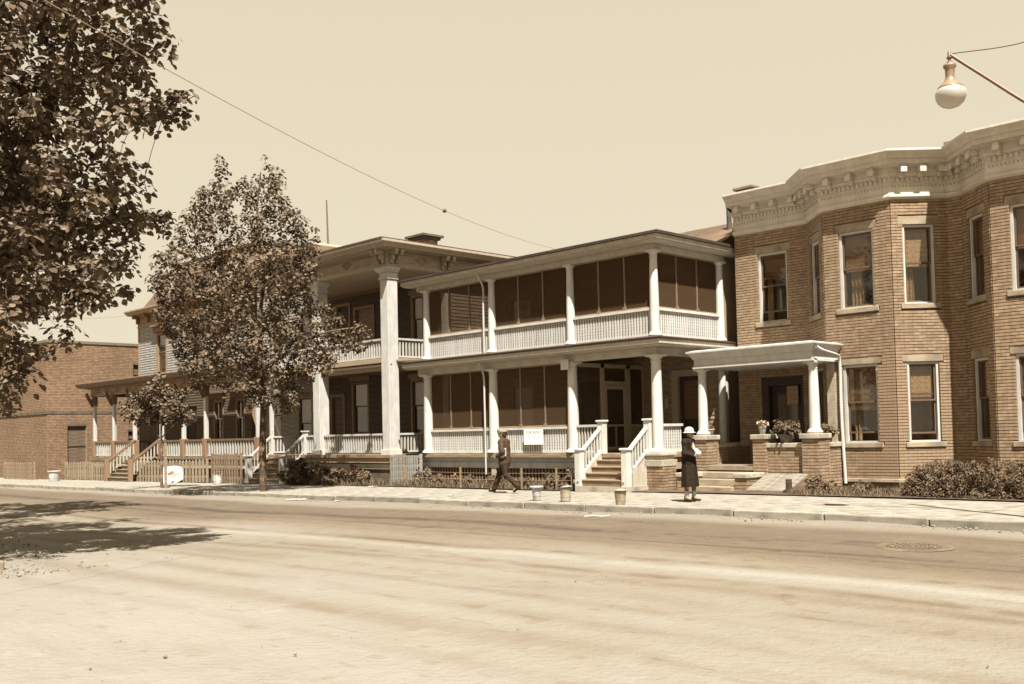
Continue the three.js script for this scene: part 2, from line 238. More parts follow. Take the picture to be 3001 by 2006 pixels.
// ------------------------------------------------------------------ brick row houses
function sweep(path, prof) { // profile [out, y] carried along a polyline of [x, z]; the outside lies to the right of -tangent x up
  const n = path.length, off = path.map((p, i) => {
    const t = (a, b) => { const dx = b[0] - a[0], dz = b[1] - a[1], l = Math.hypot(dx, dz); return [-dz / l, dx / l]; };
    const a = i > 0 ? t(path[i - 1], p) : t(p, path[i + 1]), b = i < n - 1 ? t(p, path[i + 1]) : a, m = [a[0] + b[0], a[1] + b[1]], l = Math.hypot(...m), c = (a[0] * m[0] + a[1] * m[1]) / l; return [m[0] / l / c, m[1] / l / c];
  });
  const pos = []; const pt = (i, j) => [path[i][0] + off[i][0] * prof[j][0], prof[j][1], path[i][1] + off[i][1] * prof[j][0]];
  for (let i = 0; i + 1 < n; i++) for (let j = 0; j + 1 < prof.length; j++) { const a = pt(i, j), b = pt(i + 1, j), c = pt(i + 1, j + 1), d = pt(i, j + 1); pos.push(...a, ...b, ...c, ...a, ...c, ...d); }
  for (const i of [0, n - 1]) { const c = [path[i][0], (prof[0][1] + prof[prof.length - 1][1]) / 2, path[i][1]]; for (let j = 0; j + 1 < prof.length; j++) pos.push(...c, ...pt(i, j), ...pt(i, j + 1)); }
  const g = new THREE.BufferGeometry(); g.setAttribute('position', new THREE.Float32BufferAttribute(pos, 3)); g.computeVertexNormals(); return g;
}
const Z_F = -25.1, Z_B = -24.1, BR = [0.21, 0.22, 0.232, 0.215, 0.245, 0.198];
function brickHouse(label, bx, flat, nSingle, seed) { // bx: left inner corner of the bay; flat: [x0, x1] of the flat wall and on which side
  const H = thing('brick_row_house', label, 'house', [bx + 1.9, 0, Z_B]), y1 = 7.22, right = flat[0] > bx;
  const path = right ? [[bx - 0.36, Z_F], [bx, Z_F], [bx + 1, Z_B], [bx + 2.8, Z_B], [bx + 3.8, Z_F], [flat[1], Z_F]] : [[flat[0], Z_F], [bx, Z_F], [bx + 1, Z_B], [bx + 2.8, Z_B], [bx + 3.8, Z_F]];
  const wallGeo = [], list = [], W = (w, h, s) => [w, h, s]; const wins = [];
  path.slice(0, -1).forEach((p, i) => {
    const q = path[i + 1], L = Math.hypot(q[0] - p[0], q[1] - p[1]), ry = Math.atan2(-(q[1] - p[1]), q[0] - p[0]), m = AT(p[0], 0, p[1], ry), isFlat = Math.abs(L - 1.8) > 0.01 && Math.abs(L - Math.SQRT2) > 0.01, holes = [];
    const c = isFlat ? (right ? L - 1.15 : 1.2) : L / 2 + (Math.abs(ry) > 0.1 ? -0.03 : -0.02), w = isFlat || Math.abs(ry) < 0.1 ? 0.92 : 0.78;
    if (L > 1) holes.push([c - w / 2, c + w / 2, 4.56, 6.52]); if (L < 1) ; else if (!isFlat) holes.push([c - w / 2, c + w / 2, 1.15, 3.12]); else if (!right) holes.push([0.75, 2.05, 0.6, 3.0]);
    wallGeo.push(xf(wallBoxes(0, L, -0.1, 8.2, holes, -0.3, -0.012), m)); const hb = holes.flatMap((h) => (h[2] < 0.7 ? [h] : [h, [h[0] - 0.11, h[1] + 0.11, h[3], h[3] + 0.217], [h[0] - 0.1, h[1] + 0.1, h[2] - 0.132, h[2]]]));
    bricks(list, m, 0.006, L - 0.006, 0.25, y1, hb, 0.077, 0.225, seed + i);
    for (const h of holes) if (h[2] > 0.7) wins.push([m.clone().multiply(AT((h[0] + h[1]) / 2, h[2], -0.012)), h[1] - h[0], h[3] - h[2], i, h[2] > 4]);
  });
  const wall = part(H, 'wall', wallGeo, M(0.2, 'stone', { rough: 1 })); layBricks(wall, list, BR, nSingle);
  const looks = { '0true': [0.36, 0.24, 0.12, 0.3], '2true': [0.48, 0.3, 0, 0.55], '2false': [0.56, 0.3, 0.1, 0.3], '3true': [0.5, 0.46, 0, 0.4], '3false': [0.46, 0.44, 0.08, 0] };
  wins.forEach(([m, w, h, i, up], k) => { const [sh, sv, op, cu] = looks[i + '' + up] || [0.45, 0.35, 0, 0.3]; sashWindow(H, m, w, h, { shade: sh, shadeV: sv, open: op, curtain: cu, seed: k + seed }); });
  // foundation ledge, sides, roof
  part(H, 'water_table', sweep(path, [[0, 0.16], [0.05, 0.17], [0.05, 0.24], [0, 0.26]]), M(0.45, 'stone'));
  const xa = path[0][0] + (right ? 0.02 : 0), xb = path[path.length - 1][0]; part(H, 'side_wall', [box(xa, xa + 0.25, -0.1, 8.3, Z_F - 12, Z_F - 0.3), box(xb - 0.25, xb, -0.1, 8.3, Z_F - 12, Z_F - 0.3), box(xa + 0.25, xb - 0.25, -0.1, 8.3, Z_F - 12, Z_F - 11.7)], M(0.2, 'brick', { rough: 1 }));
  part(H, 'roof', [box(xa, xb, 8.2, 8.3, Z_F - 12, Z_F), box(bx + 1.02, bx + 2.78, 8.2, 8.29, Z_F, Z_B - 0.02)], M(0.12, 'dirt'));
  // pressed-metal cornice
  const cor = part(H, 'cornice', sweep(path, [[0, 7.14], [0.06, 7.16], [0.12, 7.2], [0.12, 7.25], [0.06, 7.29], [0.06, 7.42], [0.075, 7.43], [0.075, 7.5], [0.06, 7.52], [0.06, 7.68], [0.1, 7.7], [0.1, 7.73], [0.13, 7.76], [0.13, 7.92], [0.42, 7.95], [0.42, 8.06], [0.46, 8.07], [0.5, 8.13], [0.58, 8.2], [0.6, 8.22], [0.6, 8.27], [0.3, 8.34], [0, 8.35]]), M(0.54, 'paint', { rough: 0.7, color: sep(0.52, 0.52) }));
  const dent = [], orn = [];
  path.slice(0, -1).forEach((p, i) => {
    const q = path[i + 1], L = Math.hypot(q[0] - p[0], q[1] - p[1]), ry = Math.atan2(-(q[1] - p[1]), q[0] - p[0]), m = AT(p[0], 0, p[1], ry); const n = Math.floor(L / 0.115);
    for (let k = 0; k < n; k++) dent.push(xf(box((k + 0.22) * L / n, (k + 0.72) * L / n, 7.57, 7.68, 0.055, 0.1), m.clone()));
    for (let k = 0; k < Math.floor(L / 0.09); k++) orn.push(xf(new THREE.SphereGeometry(0.022, 5, 4).translate((k + 0.5) * 0.09, 7.465, 0.075), m.clone()));
    const nb = Math.max(1, Math.round(L / 0.56));
    for (let k = 0; k < nb; k++) { const u = (k + 0.5) * L / nb; part(cor, 'bracket', xf([rbox(u - 0.07, u + 0.07, 7.8, 7.95, 0.12, 0.37, 0.03), rbox(u - 0.055, u + 0.055, 7.66, 7.8, 0.1, 0.23, 0.03), rbox(u - 0.08, u + 0.08, 7.74, 7.88, 0.34, 0.4, 0.02)], m.clone()), M(0.54, 'paint', { color: sep(0.54, 0.52) })); }
  });
  part(cor, 'dentil_band', dent, M(0.54, 'paint', { color: sep(0.54, 0.52) }), { kind: 'stuff' }); part(cor, 'bead_band', orn, M(0.42, 'paint'), { kind: 'stuff' });
  part(H, 'parapet_pier', [box(xa - 0.02, xa + 0.5, 8.3, 8.52, Z_F - 0.9, Z_F - 0.2), rbox(xa - 0.1, xa + 0.56, 8.52, 8.6, Z_F - 1, Z_F - 0.12)], M(0.25, 'stone'));
  return H;
}
const bh1 = brickHouse('brick row house with a white-columned porch and pale bracketed cornice', -13.7, [-16.0, -13.7], 300, 1);
const bh2 = brickHouse('brick row house cut off by the picture edge, its bay beside the street lamp', -9.54, [-5.74, -3.44], 150, 40);
{ // porch of the first brick house
  const H = bh1, zp = -23.0, list = [], pier = (x0, x1, z0, z1, y0, y1, nm = 'pier') => {
    const p = part(H, nm, box(x0 + 0.012, x1 - 0.012, y0, y1, z0 + 0.012, z1 - 0.012), M(0.2, 'stone')), l = [];
    bricks(l, AT(x0, 0, z1 - 0.012), 0, x1 - x0, y0 + 0.02, y1, [], 0.08, 0.225, x0 * 10 | 0); bricks(l, AT(x1 - 0.012, 0, z1, Math.PI / 2), 0, z1 - z0, y0 + 0.02, y1, [], 0.08, 0.225, 7);
    layBricks(p, l, BR, 0); return p;
  };
  const cap = (x0, x1, z0, z1, y0, y1) => part(H, 'cap_stone', rbox(x0, x1, y0, y1, z0, z1, 0.02), M(0.52, 'stone', { rough: 0.9 }));
  for (const [x0, x1] of [[-16.08, -15.55], [-14.13, -13.78], [-12.73, -12.28]]) { pier(x0, x1, zp - 0.27, zp + 0.27, -0.05, 1.28); cap(x0 - 0.05, x1 + 0.05, zp - 0.32, zp + 0.33, 1.28, 1.41); }
  pier(-13.78, -12.73, zp - 0.18, zp + 0.16, -0.05, 1.06, 'parapet_wall'); cap(-13.78, -12.73, zp - 0.23, zp + 0.21, 1.06, 1.18);
  pier(-12.66, -12.38, Z_B, zp - 0.27, -0.05, 1.06, 'parapet_wall'); cap(-12.7, -12.33, Z_B, zp - 0.32, 1.06, 1.18);
  pier(-16.0, -15.7, Z_F + 0.02, zp - 0.27, -0.05, 1.06, 'parapet_wall'); cap(-16.04, -15.66, Z_F + 0.02, zp - 0.32, 1.06, 1.18);
  part(H, 'porch_floor', [box(-15.7, -12.66, 0.48, 0.6, Z_F, zp - 0.18), box(-15.55, -14.13, 0.48, 0.595, zp - 0.18, zp + 0.27)], M(0.3, 'stone'));
  part(H, 'step', [rbox(-15.5, -14.15, 0.28, 0.44, zp + 0.27, zp + 0.6)], M(0.42, 'stone')); part(H, 'step', [rbox(-15.5, -14.15, 0.1, 0.27, zp + 0.55, zp + 0.9)], M(0.42, 'stone')); part(H, 'step', [rbox(-15.5, -14.15, -0.04, 0.1, zp + 0.85, zp + 1.3)], M(0.4, 'stone'));
  for (const [x0, x1] of [[-15.9, -15.52], [-14.13, -13.8]]) { pier(x0, x1, zp + 0.272, zp + 1.15, -0.05, 0.32, 'cheek_wall'); cap(x0 - 0.04, x1 + 0.05, zp + 0.34, zp + 1.2, 0.32, 0.44); }
  roundColumn(H, -15.82, zp, 1.41, 3.22, 0.135, 0.105, 0.7); roundColumn(H, -12.51, zp, 1.41, 3.22, 0.135, 0.105, 0.7); // plain round columns
  part(H, 'porch_pilaster', [box(-12.68, -12.46, 1.18, 3.22, Z_B - 0.01, Z_B + 0.1)], M(0.3, 'brick'));
  const e = sweep([[-15.9, Z_F + 0.05], [-15.9, zp + 0.2], [-12.42, zp + 0.2], [-12.42, Z_B - 0.02]].map((p) => p), [[0, 3.22], [0.05, 3.22], [0.05, 3.28], [0.02, 3.29], [0.02, 3.46], [0.05, 3.47], [0.07, 3.52], [0.11, 3.57], [0.16, 3.63], [0.18, 3.64], [0.18, 3.68], [0, 3.72]]);
  const ent = part(H, 'entablature', [e, box(-15.9, -12.42, 3.225, 3.3, Z_F + 0.05, zp + 0.2), box(-15.9, -12.42, 3.66, 3.715, Z_F + 0.05, zp + 0.2)], M(0.62, 'paint'));
  part(H, 'downspout', [tube([[-12.26, 3.56, zp + 0.26], [-12.2, 3.48, zp + 0.1], [-12.22, 3.4, -23.6], [-12.3, 3.37, -23.95]], 0.035, 16, 8), tube([[-12.3, 3.38, -23.95], [-12.32, 3.3, -24.02], [-12.32, 1.8, -24.03], [-12.27, 0.12, -24.03]], 0.042, 24, 8)], M(0.68, 'paint'));
  // entrance: dark vestibule with a glazed door and a hanging lantern
  const dr = part(H, 'door', [box(-15.05, -14.05, 0.62, 2.75, Z_F - 0.24, Z_F - 0.2)], M(0.05, 'wood')); part(dr, 'door_glass', box(-14.85, -14.25, 1.5, 2.5, Z_F - 0.2, Z_F - 0.19), M(0.06, '', { rough: 0.1 })); part(dr, 'door_frame', [box(-15.25, -15.05, 0.6, 3.0, Z_F - 0.25, Z_F - 0.02), box(-14.05, -13.95, 0.6, 3.0, Z_F - 0.25, Z_F - 0.02), box(-15.05, -14.05, 2.75, 3.0, Z_F - 0.25, Z_F - 0.03)], M(0.06, 'wood')); part(dr, 'handle', new THREE.SphereGeometry(0.035, 10, 8).translate(-14.15, 1.5, Z_F - 0.16), M(0.3, '', { rough: 0.3, metalness: 0.6 }));
  part(dr, 'name_board', [box(-14.44, -14.1, 2.2, 2.72, Z_F + 0.02, Z_F + 0.05)], M(0.4, 'cloth'));
}
{ // cellar bulkhead, post
  const c = thing('cellar_hatch', 'sloping wooden cellar hatch in front of the brick porch wall', 'hatch', [-13.1, 0, -21.9]), y0 = 0.0, y1 = 0.38, z0 = -21.7, z1 = -22.7;
  part(c, 'frame', prism([[z1, -0.05], [z0, -0.05], [z0, y0 + 0.03], [z1, y1]], -13.74, -12.56), M(0.3, 'wood'));
  for (const x of [-13.73, -13.14]) for (let k = 0; k < 4; k++) { const a = x + k * 0.145, b = a + 0.138, h = 0.012 * ((k * 7) % 3); part(c, 'plank', poly([[a, y0 + 0.05 + h * 0.4, z0 - 0.01], [b, y0 + 0.05 + h * 0.4, z0 - 0.01], [b, y1 + 0.03 + h * 0.4, z1], [a, y1 + 0.03 + h * 0.4, z1], [a, y0 + 0.0, z0], [b, y0 + 0.0, z0], [b, y1 - 0.02, z1], [a, y1 - 0.02, z1]], [[0, 1, 2, 3], [4, 5, 1, 0], [5, 6, 2, 1], [7, 4, 0, 3]]), M([0.42, 0.38, 0.46][(k * 5 + (x > -13.5 ? 1 : 0)) % 3], 'wood', { color: sep([0.22, 0.2, 0.24][(k * 5 + (x > -13.5 ? 1 : 0)) % 3], 0.46) })); }
  single('fence_post', 'short dark post standing beside the cellar hatch', 'post', [rbox(-12.56, -12.44, -0.05, 0.34, -21.7, -21.58, 0.015)], M(0.1, 'wood'), [-12.5, 0, -21.64]);
}

// ------------------------------------------------------------------ house with the two-storey screened porch
const screenMat = new THREE.MeshPhysicalMaterial({ color: sep(0.05, 0.2), roughness: 1, specularIntensity: 0, transparent: true, opacity: 0.52, side: THREE.DoubleSide });
{
  const H = thing('screened_porch_house', 'white wooden house with a two-storey screened porch and front steps', 'house', [-21.6, yg(-21), -22]), WP = 0.68, zc = -22, xr = -16.61, zw = -25.3, cx = [-26.26, -23.03, -19.67, -16.61], xl = -26.55;
  // body
  const holesF = [[8.05, 9.35, 0.95, 3.4], [1.0, 2.1, 1.5, 3.3], [4.2, 5.3, 1.5, 3.3], [1.0, 2.1, 4.7, 6.4], [4.2, 5.1, 4.2, 6.4], [7.4, 8.4, 4.7, 6.4]], mF = AT(xl, 0, zw);
  const wall = part(H, 'wall', [xf(wallBoxes(0, xr - xl, -0.3, 7.2, holesF, -0.2, 0), mF), box(xr - 0.2, xr, -0.3, 7.2, zw - 9, zw - 0.2), box(xl, xl + 0.2, -0.3, 7.2, zw - 9, zw - 0.2), box(xl + 0.2, xr - 0.2, -0.3, 7.2, zw - 9, zw - 8.8)], M(0.3, 'paint'));
  siding(wall, mF, 0, xr - xl - 0.14, 0.95, 3.85, holesF, 0.46, 0.13); siding(wall, mF, 0, xr - xl - 0.14, 4.12, 6.6, holesF, 0.34, 0.13);
  part(H, 'corner_board', [box(xr - 0.14, xr + 0.02, 0.3, 3.8, zw - 0.12, zw + 0.035)], M(WP, 'paint'));
  for (const [k, h] of holesF.entries()) if (k) sashWindow(H, mF.clone().multiply(AT((h[0] + h[1]) / 2, h[2], 0.02)), h[1] - h[0], h[3] - h[2], { sill: 0.5, lintel: 0.5, proud: 0.02, frame: 0.5, shade: 0.45, shadeV: 0.3 });
  { const d = part(H, 'door', [box(-18.27, -17.4, 0.97, 3.2, zw - 0.12, zw - 0.06)], M(0.06, 'wood')); part(d, 'door_frame', [box(-18.5, -18.27, 0.96, 3.4, zw - 0.1, zw + 0.06), box(-17.4, -17.2, 0.96, 3.4, zw - 0.1, zw + 0.06), box(-18.27, -17.4, 3.2, 3.4, zw - 0.1, zw + 0.055)], M(0.42, 'paint')); part(d, 'door_blind', box(-18.1, -17.55, 1.9, 3.05, zw - 0.06, zw - 0.05), M(0.2, 'cloth')); part(d, 'handle', new THREE.SphereGeometry(0.035, 10, 8).translate(-18.2, 1.95, zw - 0.02), M(0.12, '', { rough: 0.4 })); part(d, 'bell_plate', rbox(-18.78, -18.66, 2.25, 2.55, zw + 0.02, zw + 0.05, 0.01), M(0.5, 'paint')); }
  // main roof and flue
  part(H, 'roof', [poly([[xl - 0.3, 7.05, zw + 0.35], [xr + 0.3, 7.05, zw + 0.35], [xr + 0.3, 8.06, -27.2], [xl - 0.3, 8.06, -27.2], [xr + 0.3, 7.0, -34.5], [xl - 0.3, 7.0, -34.5], [xr + 0.3, 6.95, zw + 0.35], [xl - 0.3, 6.95, zw + 0.35], [xr + 0.3, 6.95, -34.5], [xl - 0.3, 6.95, -34.5]], [[0, 1, 2, 3], [3, 2, 4, 5], [7, 6, 1, 0], [6, 8, 4, 2, 1], [7, 0, 3, 5, 9]])], M(0.28, 'dirt', { rough: 0.9 }));
  part(H, 'flue_pipe', [new THREE.CylinderGeometry(0.08, 0.08, 1.0, 10).translate(-17.0, 8.0, -26.4)], M(0.1, 'stone'));
  // floors, piers, skirt
  part(H, 'porch_floor', [rbox(xl, xr + 0.18, 0.83, 0.95, zw, zc + 0.2, 0.01)], M(0.42, 'wood')); part(H, 'skirt_board', [box(xl, -18.6, 0.5, 0.68, zc + 0.02, zc + 0.08), box(xl, -18.6, 0.69, 0.83, zc - 0.02, zc + 0.04)], M(0.56, 'paint'));
  part(H, 'porch_floor', [rbox(xl, xr + 0.15, 4.0, 4.12, zw, zc + 0.15, 0.01)], M(0.4, 'wood'));
  const sl = new THREE.BoxGeometry(0.07, 0.62, 0.02); for (let x = xl + 0.1; x < -18.7; x += 0.14) piece(H, 'skirt_slat', sl, M(0.36, 'wood'), [x, 0.18, zc - 0.02]); for (let z = zc - 0.42; z > zw; z -= 0.14) piece(H, 'skirt_slat', sl, M(0.2, 'wood'), [xr, 0.25, z], Math.PI / 2);
  part(H, 'foundation', [box(xl + 0.1, xr - 0.1, -0.3, 0.83, zw, zw + 0.1)], M(0.24, 'stone'));
  part(H, 'side_skirt_board', [box(xr + 0.04, xr + 0.1, 0.5, 0.83, zw, zc - 0.34)], M(0.4, 'paint'));
  { const p = part(H, 'pier', box(xr - 0.32, xr + 0.32, -0.2, 0.6, zc - 0.32, zc + 0.28), M(0.1, 'stone')), l = []; bricks(l, AT(xr - 0.332, 0, zc + 0.28), 0, 0.66, -0.18, 0.6, [], 0.08, 0.225, 3); bricks(l, AT(xr + 0.32, 0, zc + 0.292, Math.PI / 2), 0, 0.6, -0.18, 0.6, [], 0.08, 0.225, 4); layBricks(p, l, [0.2, 0.24, 0.17], 0); part(p, 'cap_stone', rbox(xr - 0.36, xr + 0.36, 0.6, 0.78, zc - 0.36, zc + 0.33), M(0.5, 'stone')); part(p, 'plinth', [rbox(xr - 0.3, xr + 0.3, 0.78, 0.89, zc - 0.3, zc + 0.27), rbox(xr - 0.36, xr + 0.36, 0.89, 0.97, zc - 0.36, zc + 0.33)], M(0.52, 'paint')); }
  for (const x of cx.slice(0, 3)) part(H, 'pier', box(x - 0.1, x + 0.1, -0.3, 0.5, zc - 0.1, zc + 0.07), M(0.5, 'paint'));
  // columns
  cx.forEach((x, i) => { roundColumn(H, x, zc, 0.96, 3.63, i === 3 ? 0.155 : 0.17, 0.135, WP); roundColumn(H, x, zc, 4.13, 6.5, 0.135, 0.1, WP); });
  roundColumn(H, xr, zw + 0.14, 4.13, 6.5, 0.13, 0.1, WP, 'half_column'); roundColumn(H, xr, zw + 0.14, 0.96, 3.63, 0.12, 0.1, WP, 'half_column');
  // beams and roofs of the two storeys
  const roofs = [[3.63, 3.84, 4.02], [6.5, 6.66, 6.84]];
  roofs.forEach(([yb, ys, yt], k) => {
    part(H, 'beam', [rbox(xl - 0.1, xr + 0.1, yb, ys, zc - 0.12, zc + 0.12, 0.01), rbox(xr - 0.12, xr + 0.1, yb, ys, zw, zc - 0.12, 0.01)], M(0.54, 'paint')); const e = 0.47, L = xl - 0.5;
    part(H, 'eave', [sweep([[L, zc + 0.12], [xr + 0.12, zc + 0.12], [xr + 0.12, zw + (k ? -0.4 : 0.1)]], [[0, ys], [e - 0.3, ys + 0.01], [e - 0.14, ys + 0.035], [e - 0.14, ys + 0.06], [e - 0.1, ys + 0.065], [e - 0.1, yt], [0, yt + 0.005]])], M(0.52, 'paint'));
    part(H, 'ceiling', box(L, xr + 0.12, ys, ys + 0.03, zw + 0.02, zc + 0.12), M(0.3, 'wood'));
    if (k === 0) part(H, 'roof_edge', [sweep([[L - 0.02, zc + 0.12], [xr + 0.12, zc + 0.12], [xr + 0.12, zw + 0.1]], [[0, yt + 0.01], [e - 0.06, yt + 0.01], [e - 0.05, yt + 0.05], [0.1, yt + 0.12], [0, yt + 0.12]])], M(0.11, 'dirt'));
    else part(H, 'porch_roof', [poly([[L - 0.03, 6.85, zc + 0.55], [xr + 0.55, 6.85, zc + 0.55], [xr + 0.55, 6.85, zw - 0.5], [xr - 0.9, 7.16, zw + 0.3], [L - 0.03, 7.2, zw + 0.3], [L - 0.03, 6.92, zc + 0.55], [xr + 0.55, 6.92, zc + 0.55], [xr + 0.55, 6.92, zw - 0.5], [L - 0.03, 6.85, zw]], [[5, 6, 3, 4], [6, 7, 3], [0, 1, 6, 5], [1, 2, 7, 6], [0, 1, 2, 8], [0, 5, 4, 8]])], M(0.12, 'dirt', { rough: 0.9 }));
  });
  // latticed parapets: single slats behind a top rail, thin horizontal laths behind them
  const parapet = (A, B, y0, y1) => {
    railing(H, A, B, y0, y1, { step: 0.1, w: 0.06, d: 0.014, v: 0.7, top: 0.68, name: 'slat', th: 0.07 });
    const L = Math.hypot(B[0] - A[0], B[1] - A[1]), n = Math.round((y1 - y0 - 0.12) / 0.085), nx = (B[1] - A[1]) / L * -1, g = []; const off = [-(B[1] - A[1]) / L * -0.016, (B[0] - A[0]) / L * -0.016];
    for (let i = 0; i < n; i++) { const y = y0 + 0.09 + i * 0.085; g.push(bar([A[0] + off[0], y, A[1] + off[1]], [B[0] + off[0], y, B[1] + off[1]], 0.012, 0.045)); }
    part(H, 'lath', g, M(0.62, 'wood'));
  };
  for (let i = 0; i < 3; i++) { parapet([cx[i] + 0.13, zc], [cx[i + 1] - 0.13, zc], 4.14, 4.93); if (i < 2) parapet([cx[i] + 0.17, zc], [cx[i + 1] - 0.17, zc], 0.97, 1.75); }
  parapet([xr, zc - 0.13], [xr, zw + 0.26], 4.14, 4.93); parapet([xr, zc - 0.15], [xr, zc - 1.08], 0.97, 1.75);
  parapet([xl + 0.29, zw + 0.1], [xl + 0.29, zc - 0.15], 4.14, 4.93); parapet([xl + 0.29, zw + 0.1], [xl + 0.29, zc - 0.18], 0.97, 1.75);
  railing(H, [cx[2] + 0.17, zc], [-18.6, zc], 0.97, 1.78, { step: 0.11, v: 0.6, top: 0.62 });
  // insect screens between the columns
  const screen = (A, B, y0, y1, n, sm = screenMat) => {
    const s = part(H, 'screen', bar([A[0], (y0 + y1) / 2, A[1]], [B[0], (y0 + y1) / 2, B[1]], 0.004, y1 - y0), sm);
    for (let i = 1; i < n; i++) { const t = i / n, x = A[0] + (B[0] - A[0]) * t, z = A[1] + (B[1] - A[1]) * t; part(s, 'mullion', [bar([x, y0, z], [x, y1, z], 0.045, 0.045), bar([x, y0, z], [x, y0 + 0.1, z], 0.1, 0.1)], M(0.26, 'paint', { color: sep(0.13, 0.3) })); }
    part(s, 'screen_frame', [bar([A[0], y0 + 0.02, A[1]], [B[0], y0 + 0.02, B[1]], 0.03, 0.04), bar([A[0], y1 - 0.02, A[1]], [B[0], y1 - 0.02, B[1]], 0.03, 0.04)], M(0.28, 'paint'));
  };
  for (let i = 0; i < 3; i++) { screen([cx[i] + 0.1, zc - 0.05], [cx[i + 1] - 0.1, zc - 0.05], 4.94, 6.5, 3); if (i < 2) screen([cx[i] + 0.13, zc - 0.05], [cx[i + 1] - 0.13, zc - 0.05], 1.76, 3.63, 3); }
  screen([xr - 0.05, zc - 0.1], [xr - 0.05, zw + 0.24], 4.94, 6.5, 3);
  { // screened partition with the screen door, across the porch behind the steps
    const x = cx[2] + 0.02, zs = [zc - 0.18, -23.22, -23.4, -24.42, -24.62, zw + 0.05]; const fr = part(H, 'partition', [box(x - 0.05, x + 0.05, 0.96, 3.62, zs[1], zs[1] - 0.16), box(x - 0.05, x + 0.05, 0.96, 3.62, zs[4], zs[4] + 0.18), box(x - 0.05, x + 0.05, 3.5, 3.62, zw, zc - 0.18), box(x - 0.05, x + 0.05, 2.98, 3.1, zs[3] - 0.02, zs[2] + 0.02), box(x - 0.04, x + 0.04, 1.7, 1.78, zs[5], zs[4]), box(x - 0.04, x + 0.04, 0.96, 3.62, zs[5], zs[5] - 0.06)], M(0.42, 'paint'));
    part(fr, 'panel', [box(x - 0.01, x + 0.01, 0.96, 1.7, zs[5], zs[4])], M(0.3, 'paint'));
    part(fr, 'partition_screen', [box(x - 0.003, x + 0.003, 1.78, 3.5, zs[5], zs[4]), box(x - 0.003, x + 0.003, 0.96, 3.5, zs[1], zs[0]), box(x - 0.003, x + 0.003, 3.1, 3.5, zs[3], zs[2])], screenMat);
    const d = part(H, 'screen_door', [box(x - 0.02, x + 0.025, 0.99, 2.97, zs[2] - 0.005, zs[2] - 0.11), box(x - 0.02, x + 0.025, 0.99, 2.97, zs[3] + 0.005, zs[3] + 0.11), box(x - 0.02, x + 0.025, 2.86, 2.97, zs[3] + 0.11, zs[2] - 0.11), box(x - 0.02, x + 0.025, 1.72, 1.78, zs[3] + 0.11, zs[2] - 0.11), box(x - 0.02, x + 0.025, 0.99, 1.1, zs[3] + 0.11, zs[2] - 0.11), box(x - 0.02, x + 0.02, 1.1, 1.72, -23.94, -23.89)], M(0.44, 'paint'));
    part(d, 'door_screen', box(x - 0.003, x + 0.003, 1.1, 2.86, zs[3] + 0.11, zs[2] - 0.11), screenMat); part(d, 'handle', box(x + 0.02, x + 0.06, 1.85, 1.97, zs[2] - 0.08, zs[2] - 0.06), M(0.1, '', { rough: 0.5 }));
  }
  // front steps
  const sx0 = -18.5, sx1 = -16.85, n = 5, S = part(H, 'stair_base', [box(sx0 - 0.05, sx1 + 0.1, -0.2, 0.09, zc - 0.1 + 0.1, zc + 1.25)], M(0.5, 'stone'));
  for (let i = 0; i < n; i++) { const y = 0.1 + (i + 1) * 0.17, z1 = zc + 1.12 - i * 0.24; part(H, 'stair_tread', [rbox(sx0 + 0.04, sx1 - 0.04, y - 0.04, y, z1 - 0.27, z1 + 0.03, 0.008)], M(0.5, 'wood')); part(H, 'stair_riser', [box(sx0 + 0.06, sx1 - 0.06, y - 0.17, y - 0.04, z1 - 0.03, z1)], M(0.34, 'wood')); }
  for (const x of [sx0 + 0.02, sx1 - 0.02]) part(H, 'stringer', bar([x, 0.12, zc + 1.15], [x, 0.9, zc + 0.1], 0.05, 0.28), M(0.5, 'paint')); part(H, 'side_panel', [box(sx1 + 0.02, sx1 + 0.06, 0.0, 0.6, zc + 0.3, zc + 0.9)], M(0.5, 'paint'));
  for (const x of [sx0, sx1]) {
    for (const [z, y0, y1] of [[zc + 1.1, 0.08, 1.12], [zc + 0.1, 0.9, 1.9]]) { const nw = part(H, 'newel_post', [rbox(x - 0.1, x + 0.1, y0, y1 - 0.06, z - 0.1, z + 0.1, 0.01)], M(WP, 'paint')); part(nw, 'newel_cap', [rbox(x - 0.135, x + 0.135, y1 - 0.06, y1, z - 0.135, z + 0.135, 0.015)], M(WP, 'paint')); }
    part(H, 'handrail', bar([x, 1.0, zc + 1.05], [x, 1.72, zc + 0.12], 0.09, 0.07), M(WP, 'paint')); part(H, 'bottom_rail', bar([x, 0.36, zc + 1.05], [x, 1.1, zc + 0.12], 0.06, 0.06), M(WP, 'paint'));
    const g = new THREE.BoxGeometry(0.04, 0.62, 0.04); for (let i = 0; i < 7; i++) { const t = (i + 0.6) / 7.2; piece(H, 'baluster', g, M(0.62, 'paint'), [x, 0.68 + 0.74 * t, zc + 1.03 - 0.9 * t]); }
  }
  part(H, 'gutter_pipe', [tube([[-23.28, 4.02, zc + 0.42], [-23.28, 3.8, zc + 0.36], [-23.26, 3.5, zc + 0.22], [-23.25, 2.6, zc + 0.2], [-23.25, 0.3, zc + 0.2]], 0.032, 24, 7), tube([[-23.28, 6.86, zc + 0.42], [-23.28, 6.6, zc + 0.36], [-23.25, 6.3, zc + 0.18], [-23.25, 5.5, zc + 0.17], [-23.25, 4.15, zc + 0.17]], 0.032, 24, 7)], M(0.56, 'paint'));
}
function signTex(draw, w, h) { const c = document.createElement('canvas'); c.width = w; c.height = h; const x = c.getContext('2d'); draw(x, w, h); const t = new THREE.CanvasTexture(c); t.colorSpace = THREE.SRGBColorSpace; return t; }
